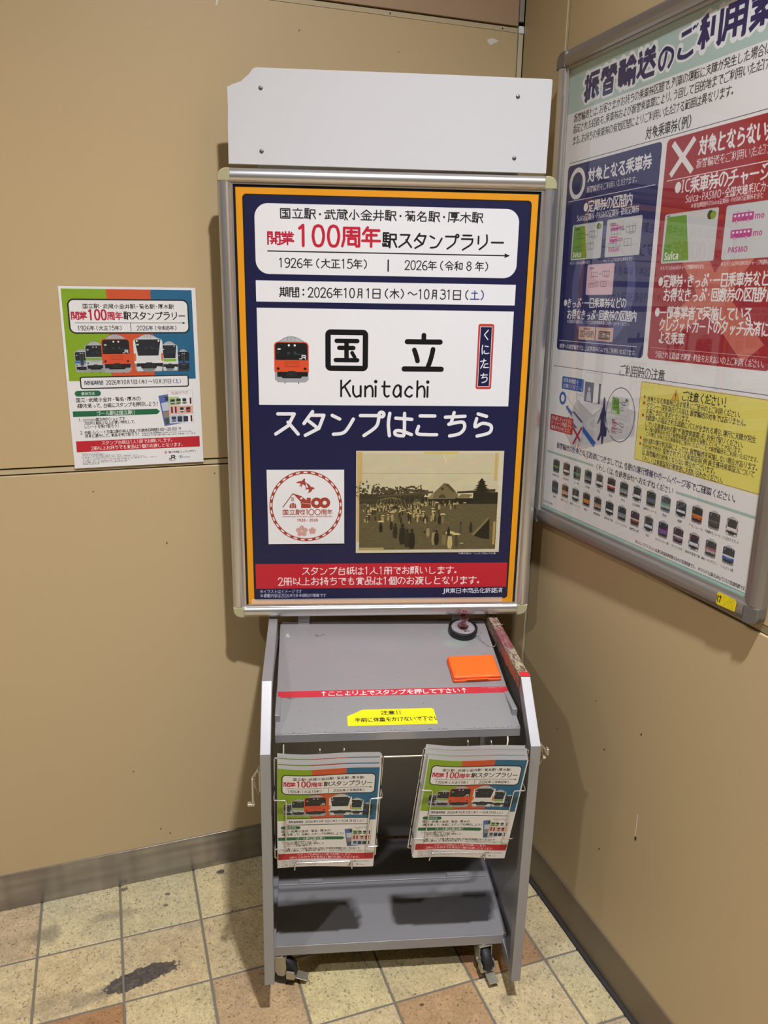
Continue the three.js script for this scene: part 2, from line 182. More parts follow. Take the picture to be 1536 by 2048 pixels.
function strokesOf(ch) {                                            // -> list of polylines in 0..1
  if (strokeCache.has(ch)) return strokeCache.get(ch);
  const out = [], span = DIGITS.includes(ch) ? 0.6 : 1;
  for (const tok of (GLYPH[ch] ?? '').split(' ')) {
    if (!tok) continue;
    if (tok[0] === '@') {
      const x = gridAt(tok[1]), y = gridAt(tok[2]), r = gridAt(tok[3]), ring = [];
      for (let i = 0; i <= 14; i++) ring.push([x + r * Math.cos(i / 7 * Math.PI), y + r * Math.sin(i / 7 * Math.PI)]);
      out.push(ring);
    } else if (/[a-v~]/.test(tok[0])) {
      const smooth = tok[0] === '~', t = smooth ? tok.slice(1) : tok, pts = [];
      for (let i = 0; i + 1 < t.length; i += 2) pts.push([gridAt(t[i]), gridAt(t[i + 1])]);
      if (!smooth || pts.length < 3) { out.push(pts); continue; }
      const line = [];
      for (let i = 0; i < pts.length - 1; i++) {
        const [p0, p1, p2, p3] = [pts[i - 1] ?? pts[i], pts[i], pts[i + 1], pts[i + 2] ?? pts[i + 1]];
        for (let k = 0; k < 6; k++) {
          const s = k / 6, a = [0, 1].map((c) => 0.5 * (2 * p1[c] + (p2[c] - p0[c]) * s + (2 * p0[c] - 5 * p1[c] + 4 * p2[c] - p3[c]) * s * s + (3 * p1[c] - p0[c] - 3 * p2[c] + p3[c]) * s * s * s));
          line.push(a);
        }
      }
      line.push(pts[pts.length - 1]);
      out.push(line);
    } else {
      const [x0, y0, x1, y1] = [...tok.slice(1, 5)].map(gridAt);
      for (const l of strokesOf(tok[0])) out.push(l.map(([x, y]) => [x0 + x * (x1 - x0), y0 + y * (y1 - y0)]));
    }
  }
  const done = span === 1 ? out : out.map((l) => l.map(([x, y]) => [x, y]));
  strokeCache.set(ch, done);
  return done;
}
const latin = (o) => `${o.bold ? 'bold ' : ''}100px sans-serif`;
function advance(ctx, ch, o) {
  if (ch === ' ') return 0.32; if (ch === '　') return 1;
  if (ch === '●' || ch === '・') return ch === '・' ? 0.62 : 0.75;
  if (DIGITS.includes(ch)) return o.digit ?? 0.62;
  if ('ｋＫｕｎｉｔａｃｈ'.includes(ch)) return ch === 'ｉ' ? 0.3 : ch === 'ｔ' ? 0.54 : 0.62;
  if (SLIM.includes(ch)) return o.slim ?? 0.7;
  if (hasGlyph(ch)) return 1.0;
  ctx.font = latin(o);
  return ctx.measureText(ch).width / 100 * 1.12;
}
// one line of lettering from x0 to x1 (mm), its middle at y (or from y to y1), em high
function write(ctx, text, x0, x1, y, em, o = {}) {
  const chars = [...text], adv = chars.map((c) => advance(ctx, c, o)), total = adv.reduce((a, b) => a + b, 0);
  const sx = x1 === null ? 1 : (x1 - x0) / (total * em), slope = ((o.y1 ?? y) - y) / ((x1 ?? x0 + total * em) - x0 || 1);
  ctx.save();
  ctx.strokeStyle = ctx.fillStyle = o.color ?? '#111'; ctx.lineCap = ctx.lineJoin = o.square ? 'butt' : 'round';
  if (o.square) ctx.lineJoin = 'round';
  let x = x0;
  chars.forEach((ch, i) => {
    const w = adv[i] * em * sx, ym = y + slope * (x + w / 2 - x0), lw = (o.lw ?? 0.085) * em;
    ctx.lineWidth = lw;
    if (o.colors?.[i]) ctx.strokeStyle = ctx.fillStyle = o.colors[i];
    if (ch === '・' || ch === '●') { ctx.beginPath(); ctx.ellipse(x + w / 2, ym, em * (ch === '●' ? 0.32 : 0.09) * Math.min(1, sx * 1.1), em * (ch === '●' ? 0.34 : 0.09), 0, 0, 7); ctx.fill(); }
    else if (hasGlyph(ch)) {
      const dig = DIGITS.includes(ch) || 'ｋＫｕｎｉｔａｃｈ'.includes(ch), wide = dig ? 20 / 12 : 1, size = 0.86 * em;
      const gw = dig ? 0.46 * em * sx * wide : (SLIM.includes(ch) ? Math.max(adv[i], 0.86) * em * sx * 0.9 : 0.88 * w), gx = dig ? x + (w - 0.46 * em * sx) / 2 : '、。'.includes(ch) ? x : '（「'.includes(ch) ? x + w - gw : '）」'.includes(ch) ? x : x + (w - gw) / 2;
      for (const l of strokesOf(ch)) {
        ctx.beginPath();
        l.forEach(([a, b], k) => { const px = gx + a * gw, py = ym - size / 2 + b * size; if (k) ctx.lineTo(px, py); else ctx.moveTo(px, py); });
        ctx.stroke();
      }
    } else if (ch.trim()) {
      ctx.save(); ctx.translate(x, ym + 0.36 * em); ctx.scale(sx * em / 100 * 1.12, em / 100 * 1.05); ctx.font = latin(o); ctx.fillText(ch, 0, 0); ctx.restore();
    }
    if (o.colors?.[i]) ctx.strokeStyle = ctx.fillStyle = o.color ?? '#111';
    x += w;
  });
  ctx.restore();
}
// ---------- flat prints (posters, sheets, stickers), each drawn in millimetres
const rngOf = (seed) => () => { seed = (seed + 0x6d2b79f5) | 0; let t = Math.imul(seed ^ (seed >>> 15), 1 | seed); t = (t + Math.imul(t ^ (t >>> 7), 61 | t)) ^ t; return ((t ^ (t >>> 14)) >>> 0) / 4294967296; };
function sheetCanvas(wmm, hmm, pxPerMm, paint) {
  const c = document.createElement('canvas'); c.width = Math.round(wmm * pxPerMm); c.height = Math.round(hmm * pxPerMm);
  const x = c.getContext('2d'); x.scale(c.width / wmm, c.height / hmm); paint(x);
  const t = new THREE.CanvasTexture(c); t.colorSpace = THREE.SRGBColorSpace; return t;
}
const fillRect = (x, c, a, b, w, h) => { x.fillStyle = c; x.fillRect(a, b, w, h); };
function round(x, c, a, b, w, h, r, line, lw) { x.beginPath(); x.roundRect(a, b, w, h, r); if (c) { x.fillStyle = c; x.fill(); } if (line) { x.strokeStyle = line; x.lineWidth = lw; x.stroke(); } }
function poly(x, c, pts, line, lw = 1) { x.beginPath(); pts.forEach((p, i) => (i ? x.lineTo(...p) : x.moveTo(...p))); x.closePath(); if (c) { x.fillStyle = c; x.fill(); } if (line) { x.strokeStyle = line; x.lineWidth = lw; x.stroke(); } }
function lineTo(x, c, lw, ...pts) { x.strokeStyle = c; x.lineWidth = lw; x.beginPath(); pts.forEach((p, i) => (i ? x.lineTo(...p) : x.moveTo(...p))); x.stroke(); }
function disc(x, c, a, b, r, r2 = r, line, lw) { x.beginPath(); x.ellipse(a, b, r, r2, 0, 0, 7); if (c) { x.fillStyle = c; x.fill(); } if (line) { x.strokeStyle = line; x.lineWidth = lw; x.stroke(); } }
// a printed train front: x, y, width, height; o: face, lower, glass, apron, stripe, roof
function trainFront(x, a, b, w, h, o) {
  const U = (u) => a + u * w, V = (v) => b + v * h;
  poly(x, o.roof ?? '#b9bcbd', [[U(0.17), V(0.09)], [U(0.3), V(0.03)], [U(0.42), V(0)], [U(0.58), V(0)], [U(0.7), V(0.03)], [U(0.84), V(0.09)], [U(0.97), V(0.18)], [U(0.03), V(0.18)]], '#6b6d6e', w * 0.012);
  for (const u of [0.4, 0.5, 0.6]) lineTo(x, '#7c7f80', w * 0.01, [U(u), V(0)], [U(u), V(0.09)]);
  x.beginPath(); x.roundRect(U(0), V(0.11), w, h * 0.66, [w * 0.12, w * 0.12, w * 0.03, w * 0.03]); x.fillStyle = o.face; x.fill();
  if (o.slant) { poly(x, o.glass, [[U(0.06), V(0.13)], [U(0.94), V(0.13)], [U(0.84), V(0.56)], [U(0.14), V(0.56)]]); fillRect(x, o.stripe, U(0.0), V(0.5), w * 0.07, h * 0.2); fillRect(x, o.stripe, U(0.93), V(0.5), w * 0.07, h * 0.2); poly(x, '#e6e6e2', [[U(0.1), V(0.57)], [U(0.9), V(0.57)], [U(0.95), V(0.7)], [U(0.05), V(0.7)]]); if (o.belt) fillRect(x, o.belt, U(0.12), V(0.58), w * 0.76, h * 0.09); }
  else { x.beginPath(); x.roundRect(U(0.035), V(0.13), w * 0.93, h * 0.37, [w * 0.1, w * 0.1, 0, 0]); x.fillStyle = o.glass; x.fill(); if (o.stripe) fillRect(x, o.stripe, U(0), V(0.52), w, h * 0.09); }
  if (o.door) { round(x, '#2a2f33', U(0.38), V(0.2), w * 0.24, h * 0.5, 0, '#8a9092', w * 0.02); }
  for (const u of o.lamps ?? [0.43, 0.6]) disc(x, '#f4f2e6', U(u), V(o.slant ? 0.17 : 0.185), w * 0.033);
  fillRect(x, '#d9d8cc', U(0.1), V(0.25), w * 0.09, h * 0.035); fillRect(x, '#3d464a', U(0.09), V(0.32), w * 0.04, h * 0.04);
  lineTo(x, '#4f6d70', w * 0.012, [U(0.6), V(0.37)], [U(0.92), V(0.385)]); fillRect(x, '#3a4448', U(0.38), V(0.33), w * 0.07, h * 0.05); fillRect(x, '#3a4448', U(0.57), V(0.31), w * 0.07, h * 0.06);
  if (o.jr) { x.save(); x.translate(U(0.72), V(0.485)); x.scale(w * 0.0062, w * 0.0062); jrMark(x, '#eee'); x.restore(); }
  if (!o.slant) { x.strokeStyle = o.seam ?? '#a33a22'; x.lineWidth = w * 0.012; x.strokeRect(U(0.3), V(0.54), w * 0.42, h * 0.11); x.strokeRect(U(0.35), V(0.57), w * 0.32, h * 0.06); disc(x, '#2a1512', U(0.11), V(0.69), w * 0.04); disc(x, '#2a1512', U(0.89), V(0.69), w * 0.04); }
  poly(x, o.apron ?? '#a9acad', [[U(0.01), V(0.77)], [U(0.99), V(0.77)], [U(0.99), V(0.93)], [U(0.9), V(0.99)], [U(0.1), V(0.99)], [U(0.01), V(0.93)]]);
  poly(x, '#1b1b1d', [[U(0.08), V(0.76)], [U(0.98), V(0.76)], [U(0.96), V(0.86)], [U(0.8), V(0.86)], [U(0.76), V(0.9)], [U(0.24), V(0.9)], [U(0.2), V(0.87)], [U(0.08), V(0.87)]]);
  poly(x, '#2a2a2c', [[U(0.4), V(0.74)], [U(0.6), V(0.74)], [U(0.68), V(0.86)], [U(0.32), V(0.86)]]);
  if (o.slant) { poly(x, '#d9dad8', [[U(0.05), V(0.86)], [U(0.2), V(0.84)], [U(0.3), V(0.97)], [U(0.08), V(0.97)]]); poly(x, '#d9dad8', [[U(0.95), V(0.86)], [U(0.78), V(0.84)], [U(0.66), V(0.97)], [U(0.92), V(0.97)]]); }
  for (const u of [0.3, 0.7]) lineTo(x, '#222', w * 0.02, [U(u), V(0.98)], [U(u), V(1.02)]);
}
function jrMark(x, c) {                                              // 34 x 20 units
  x.strokeStyle = c; x.lineWidth = 4.4; x.lineCap = 'butt'; x.lineJoin = 'miter';
  x.beginPath(); x.moveTo(0, -2.2); x.lineTo(10, -2.2); x.quadraticCurveTo(14, -2.2, 14, -6); x.lineTo(14, -17.8); x.lineTo(26, -17.8); x.quadraticCurveTo(31, -17.8, 31, -13.5); x.quadraticCurveTo(31, -9.6, 26, -9.6); x.lineTo(17, -9.6); x.moveTo(23, -9.6); x.lineTo(33, 0); x.stroke();
}
const TRAINS = {
  orange: { face: '#e2562e', glass: '#1c1d1f', lamps: [0.43, 0.6], jr: true },
  white: { face: '#e9e9e4', glass: '#20242c', stripe: '#e07a35', slant: true, lamps: [0.13, 0.87], roof: '#c9cccd', apron: '#8e9294' },
  green: { face: '#c6cac8', glass: '#1f2326', stripe: '#8db04a', seam: '#8b9090', apron: '#9b9fa1' },
  lime: { face: '#dfe1dc', glass: '#1f2733', stripe: '#dfe1dc', belt: '#8fbe3c', slant: true, lamps: [0.8], apron: '#8e9294' },
  blue: { face: '#b9c0c6', glass: '#22262b', stripe: '#2d6fb8', seam: '#7f888f', door: true },
  navy: { face: '#232d3d', glass: '#151a22', stripe: '#2b62a5', seam: '#33425a', door: true, apron: '#3a4049' },
};
const STATIONS = '国立駅・武蔵小金井駅・菊名駅・厚木駅', NAVY = '#171a44', RED = '#c8202f';
function paintMainPoster(x) {
  fillRect(x, '#0c0c0e', -20, -20, 740, 1040); fillRect(x, '#f0a117', 4, 5, 676, 986);
  round(x, '#1a1508', 18.5, 18.5, 647, 960, 9); round(x, NAVY, 21, 21, 642, 955, 7);
  round(x, '#f3f2f0', 44, 37, 595, 150, 30);
  write(x, STATIONS, 99, 557, 57.5, 25, { lw: 0.095, color: '#141418' });
  write(x, '開業', 71, 131, 109.5, 31, { lw: 0.115, color: '#c1203a' }); write(x, '100', 134, 236, 103, 50, { lw: 0.13, color: '#c8233a', digit: 0.66 }); write(x, '周年', 236, 326, 103.5, 47, { lw: 0.125, color: '#c8233a' });
  write(x, '駅スタンプラリー', 328, 610, 109.5, 36, { lw: 0.105 });
  lineTo(x, '#111', 2.4, [71, 137.5], [612, 137.5]); poly(x, '#111', [[610, 132.5], [622, 137.5], [610, 142.5]]);
  write(x, '1926年（大正15年）', 94, 303, 162, 22.5, { lw: 0.095, slim: 0.8 }); fillRect(x, '#111', 341.5, 151, 3, 26); write(x, '2026年（令和 8 年）', 380, 581, 162, 22.5, { lw: 0.095, slim: 0.8 });
  fillRect(x, '#f3f2f0', 43, 201, 597, 46.5);
  write(x, '期間：2026年10月1日（木）〜10月31日（土）', 95, 575, 225.5, 24, { lw: 0.095, slim: 0.8, colors: { 24: '#1d2f7c', 25: '#1d2f7c' } });
  fillRect(x, '#f3f2f0', 43.5, 261, 595.5, 222);
  trainFront(x, 81, 325, 80, 106, TRAINS.orange);
  round(x, null, 206, 313.5, 87, 82.5, 6, '#0d0d0f', 12.5);
  for (const [a, b, c] of [[226, 274, 333], [232, 265, 349], [224, 274, 377]]) { x.lineCap = 'round'; lineTo(x, '#0d0d0f', 10, [a, b - 0 ? c : c], [b, c]); }
  lineTo(x, '#0d0d0f', 10.5, [249, 333], [249, 377]); lineTo(x, '#0d0d0f', 8.5, [262, 360], [268, 370]);
  x.lineCap = 'round'; lineTo(x, '#0d0d0f', 12, [391, 333], [468, 333]); lineTo(x, '#0d0d0f', 11, [429.5, 318], [429.5, 330]); lineTo(x, '#0d0d0f', 12, [385, 396], [473, 396]);
  x.lineWidth = 11; x.beginPath(); x.moveTo(408, 352); x.quadraticCurveTo(413, 364, 416, 377); x.stroke(); x.beginPath(); x.moveTo(452, 350); x.quadraticCurveTo(449, 372, 440, 394); x.stroke();
  write(x, 'Ｋｕｎｉｔａｃｈｉ', 233, 456, 443, 43, { lw: 0.105, color: '#0d0d0f' });
  round(x, '#c9473f', 557, 290, 37.5, 152, 5); fillRect(x, '#f3f2f0', 561.3, 296, 29, 140); fillRect(x, NAVY, 562.6, 297.3, 26.4, 137.4);
  [...'くにたち'].forEach((c, i) => write(x, c, 565, 587, 315 + i * 33.5, 25, { lw: 0.1, color: '#f4f4f4' }));
  write(x, 'スタンプはこちら', 74, 612, 527, 66, { lw: 0.125, color: '#f5f4f1' });
  fillRect(x, RED, 24, 881, 637, 66); write(x, 'スタンプ台紙は1人1冊でお願いします。', 138, 540, 900.5, 22.5, { lw: 0.095, color: '#fbefe9' }); write(x, '2冊以上お持ちでも賞品は1個のお渡しとなります。', 78, 600, 928, 23.5, { lw: 0.095, color: '#fbefe9' });
  write(x, '※イラストはイメージです', 33, 139, 954.5, 10, { color: '#dfe0ee' }); write(x, '※掲載内容は2026年9月末現在の情報です', 33, 200, 966, 10, { color: '#dfe0ee' });
  write(x, 'JR東日本商品化許諾済', 499, 653, 956.5, 15, { lw: 0.095, color: '#f2f2f5', bold: true });
  write(x, '写真所蔵元：くにたち郷土文化館', 533, 629, 855, 7, { lw: 0.1, color: '#dfe0ee' });
}
function paintLogo(x) {                                              // 188 x 188
  fillRect(x, '#efeeea', 0, 0, 188, 188); const c = '#a8402e';
  disc(x, null, 94, 92, 85.5, 85.5, c, 7.5);
  for (let i = 0; i < 29; i++) { const a = (i / 29) * 2 * Math.PI - Math.PI / 2; x.save(); x.translate(94 + 85.5 * Math.cos(a), 92 + 85.5 * Math.sin(a)); x.rotate(a + Math.PI / 2); fillRect(x, '#f4f1ec', -4.8, -1.7, 9.6, 3.4); x.restore(); }
  const bird = (ox, oy, s, r) => { x.save(); x.translate(ox, oy); x.rotate(r); x.scale(s, s); x.fillStyle = c; x.beginPath(); x.moveTo(12, 0); x.quadraticCurveTo(8, -3.5, 3, -3); x.quadraticCurveTo(-3, -12, -9, -13); x.quadraticCurveTo(-5, -5, -4, -1); x.lineTo(-13, -2); x.lineTo(-8, 0.6); x.lineTo(-13, 4); x.lineTo(-3, 2.5); x.quadraticCurveTo(-1, 9, -6, 13); x.quadraticCurveTo(6, 9, 6, 3); x.quadraticCurveTo(10, 3, 12, 0); x.fill(); x.restore(); };
  bird(86, 32, 1.0, -1.0); bird(104, 46, 1.0, 0.02);
  lineTo(x, '#8f5a50', 2.2, [37, 94], [62, 60], [66, 62]); poly(x, c, [[62, 58.5], [83, 65.5], [104, 83], [84, 83]]); poly(x, '#efeeea', [[79, 72], [83, 68], [87, 71], [83, 74]]);
  poly(x, c, [[78, 82], [96, 82], [96, 70], [106, 70], [106, 96], [82, 96], [82, 84]]); lineTo(x, '#efeeea', 1, [84, 83], [106, 86]); disc(x, c, 120, 83, 13.5, 13.5); disc(x, c, 140, 83, 13.5, 13.5); disc(x, '#efeeea', 120, 83, 5.2); disc(x, '#efeeea', 140, 83, 5.2);
  for (const d of [0, 3, 6]) lineTo(x, '#8f4a3c', 0.9, [58.5 + d, 69], [58.5 + d, 78]); for (const d of [0, 3, 6, 9]) lineTo(x, '#8f4a3c', 0.8, [58, 69 + d], [65, 69 + d]);
  x.fillStyle = c; x.beginPath(); x.arc(62, 90.5, 8, Math.PI, 0); x.lineTo(70, 96); x.lineTo(54, 96); x.fill(); for (const u of [58.5, 62, 65.5]) lineTo(x, '#efeeea', 0.8, [u, 83], [u, 96]);
  write(x, '国立駅', 36, 84, 106.5, 14.5, { lw: 0.11, color: c }); write(x, '開', 84.5, 91, 103, 6.6, { lw: 0.12, color: c }); write(x, '業', 84.5, 91, 110, 6.6, { lw: 0.12, color: c });
  lineTo(x, c, 2, [94, 100.5], [96.5, 100], [96.5, 113]); disc(x, null, 107, 106.5, 6.6, 6.6, c, 1.9); disc(x, null, 122.5, 106.5, 6.6, 6.6, c, 1.9); write(x, '周年', 130.5, 160, 106.5, 14.5, { lw: 0.11, color: c });
  write(x, 'KUNITACHI STATION 100th ANNIVERSARY', 36, 159.5, 117.6, 4.3, { color: c, bold: true, digit: 0.6, lw: 0.16 });
  x.fillStyle = c; x.font = 'bold 10px sans-serif'; x.textAlign = 'center'; x.fillText('1926 - 2026', 97, 130.5); x.textAlign = 'left';
  const flower = (ox, oy, r, d) => { for (let i = 0; i < 5; i++) { const a = i * 1.2566 - 1.57; disc(x, '#dba597', ox + r * Math.cos(a), oy + r * Math.sin(a), r * 0.62, r * 0.62, '#c98478', 0.5); } for (let i = 0; i < 5; i++) { const a = i * 1.2566 - 0.94; lineTo(x, '#b5604f', 0.5, [ox, oy], [ox + d * Math.cos(a), oy + d * Math.sin(a)]); } disc(x, '#b5604f', ox, oy, 0.9); };
  flower(83, 155, 9, 6); flower(109, 154.5, 5.6, 3.6);
}
function paintOldPhoto(x) {                                          // 362 x 260, sepia print with yellowed tape
  const r = rngOf(5);
  fillRect(x, '#d8cfb0', 0, 0, 362, 260); fillRect(x, '#cfc49c', 9, 7, 342, 245);
  for (let i = 0; i < 240; i++) disc(x, `rgba(${190 + r() * 40},${180 + r() * 40},${140 + r() * 40},0.14)`, 9 + r() * 342, 7 + r() * 95, 4 + r() * 20, 3 + r() * 7);
  lineTo(x, '#8a8160', 0.7, [9, 56], [335, 57]);
  const g = (a) => `rgb(${a * 1.06 | 0},${a * 0.95 | 0},${a * 0.62 | 0})`;
  const tree = (a, b, w, h, tone) => { for (let i = 0; i < w * 2.2; i++) disc(x, g(tone + r() * 34), a + (r() - 0.5) * w * 1.1, b - Math.pow(r(), 0.7) * h * (0.55 + r() * 0.6), 1.2 + r() * 2.6, 1 + r() * 1.8); };
  for (const [a, b, w, h] of [[16, 122, 26, 40], [55, 118, 30, 34], [80, 114, 26, 22], [105, 114, 28, 24], [138, 114, 34, 28], [165, 112, 24, 16]]) tree(a, b, w, h, 52);
  fillRect(x, g(62), 8, 108, 160, 26); poly(x, g(84), [[52, 112], [190, 101], [190, 106], [52, 116]]); fillRect(x, g(48), 56, 116, 122, 14); fillRect(x, g(70), 8, 121, 60, 5);
  for (let i = 0; i < 10; i++) fillRect(x, g(100), 60 + i * 12, 116, 1.2, 13);
  fillRect(x, g(66), 158, 85, 3, 42); poly(x, g(90), [[140, 130], [150, 118], [160, 130]]); fillRect(x, g(118), 140, 128, 20, 10);
  for (let i = -4; i <= 4; i++) { x.strokeStyle = g(150); x.lineWidth = 0.7; x.beginPath(); x.ellipse(86, 134, 36 * Math.abs(i) / 4, 17, 0, Math.PI, 0); x.stroke(); }
  poly(x, g(112), [[176, 120], [192, 105], [215, 82], [228, 84], [245, 102], [252, 110], [252, 137], [176, 137]]); poly(x, g(78), [[215, 81], [228, 83], [246, 102], [240, 104]]); poly(x, g(140), [[176, 120], [192, 104], [190, 120]]);
  x.fillStyle = g(60); x.beginPath(); x.ellipse(213, 118, 8, 9, 0, Math.PI, 0); x.fill(); for (const d of [-3, 0, 3]) lineTo(x, g(120), 0.6, [213 + d, 110], [213 + d, 118]); fillRect(x, g(56), 209, 92, 7, 6);
  poly(x, g(120), [[250, 118], [262, 108], [288, 110], [280, 118]]); fillRect(x, g(44), 178, 121, 108, 6); fillRect(x, g(36), 186, 127, 64, 10); fillRect(x, g(34), 246, 119, 105, 17); poly(x, g(58), [[250, 102], [300, 99], [345, 96], [345, 103], [250, 107]]); fillRect(x, g(40), 290, 104, 62, 32);
  lineTo(x, g(30), 1.6, [310, 72], [311, 138]); for (let i = 0; i < 7; i++) { const y = 70 + i * 4.6, w = 5 + i * 2.6 + (i % 2) * 3; poly(x, g(36), [[310 - w, y + 4], [310, y - 2], [310 + w, y + 3], [310 + w * 0.6, y + 5], [310 - w * 0.5, y + 5.5]]); }
  const grd = []; for (let i = 0; i < 3600; i++) grd.push(r());
  fillRect(x, g(92), 8, 134, 344, 118);
  for (let i = 0; i < 3600; i++) { const v = grd[i]; fillRect(x, `rgba(${60 + v * 90},${54 + v * 80},${30 + v * 50},0.35)`, 8 + r() * 342, 136 + r() * 116, 1 + r() * 7, 0.5 + r() * 0.9); }
  const person = (a, b, h, t, hat) => { poly(x, g(t), [[a - h * 0.11, b - h * 0.78], [a + h * 0.11, b - h * 0.78], [a + h * 0.16, b - h * 0.3], [a + h * 0.1, b], [a - h * 0.1, b], [a - h * 0.16, b - h * 0.3]]); disc(x, g(t > 90 ? 70 : 40), a, b - h * 0.88, h * 0.08, h * 0.1); if (hat) { x.fillStyle = g(205); x.beginPath(); x.ellipse(a, b - h * 0.93, h * 0.3, h * 0.16, 0, Math.PI, 0); x.fill(); } };
  for (let i = 0; i < 210; i++) { const a = 12 + Math.pow(r(), 0.85) * 150, b = 140 + r() * 16; person(a, b, 8 + r() * 3, r() < 0.4 ? 170 : 38 + r() * 40, r() < 0.2); }
  for (let i = 0; i < 60; i++) person(160 + r() * 95, 134 + r() * 6, 6 + r() * 3, r() < 0.5 ? 165 : 40, r() < 0.3);
  for (let i = 0; i < 44; i++) person(16 + r() * 190, 158 + r() * 26, 12 + r() * 5, r() < 0.5 ? 168 : 36 + r() * 30, r() < 0.35);
  for (const [a, b, h, t, hat] of [[62, 206, 28, 34, 1], [88, 200, 26, 40, 0], [98, 222, 40, 44, 0], [116, 238, 56, 34, 0], [128, 246, 50, 46, 0], [140, 250, 54, 30, 0], [90, 178, 24, 150, 1], [208, 186, 28, 36, 0], [216, 184, 24, 120, 1], [172, 236, 34, 90, 0], [180, 218, 28, 150, 0], [196, 240, 42, 150, 0], [202, 240, 40, 30, 0], [221, 240, 34, 120, 0], [236, 250, 42, 185, 1], [232, 216, 24, 34, 0], [252, 246, 34, 70, 1], [262, 210, 30, 80, 0], [288, 208, 28, 44, 0], [266, 252, 16, 90, 1], [200, 148, 18, 60, 1], [206, 148, 17, 160, 0], [235, 148, 13, 160, 0], [246, 148, 14, 60, 1], [270, 146, 15, 90, 1]]) person(a, b, h, t, hat);
  poly(x, g(128), [[290, 214], [332, 168], [332, 176], [298, 216]]); poly(x, g(34), [[296, 216], [334, 172], [336, 226], [318, 224]]);
  for (const [a, b, w, h] of [[2, 3, 13, 78], [2, 80, 6, 150], [340, 5, 8, 70], [344, 180, 6, 60]]) fillRect(x, 'rgba(205,168,92,0.75)', a, b, w, h);
  fillRect(x, 'rgba(214,190,108,0.8)', 165, 2, 84, 6); fillRect(x, 'rgba(206,186,120,0.7)', 6, 246, 64, 9); lineTo(x, '#efe6c6', 1.2, [212, 8], [221, 30]);
}
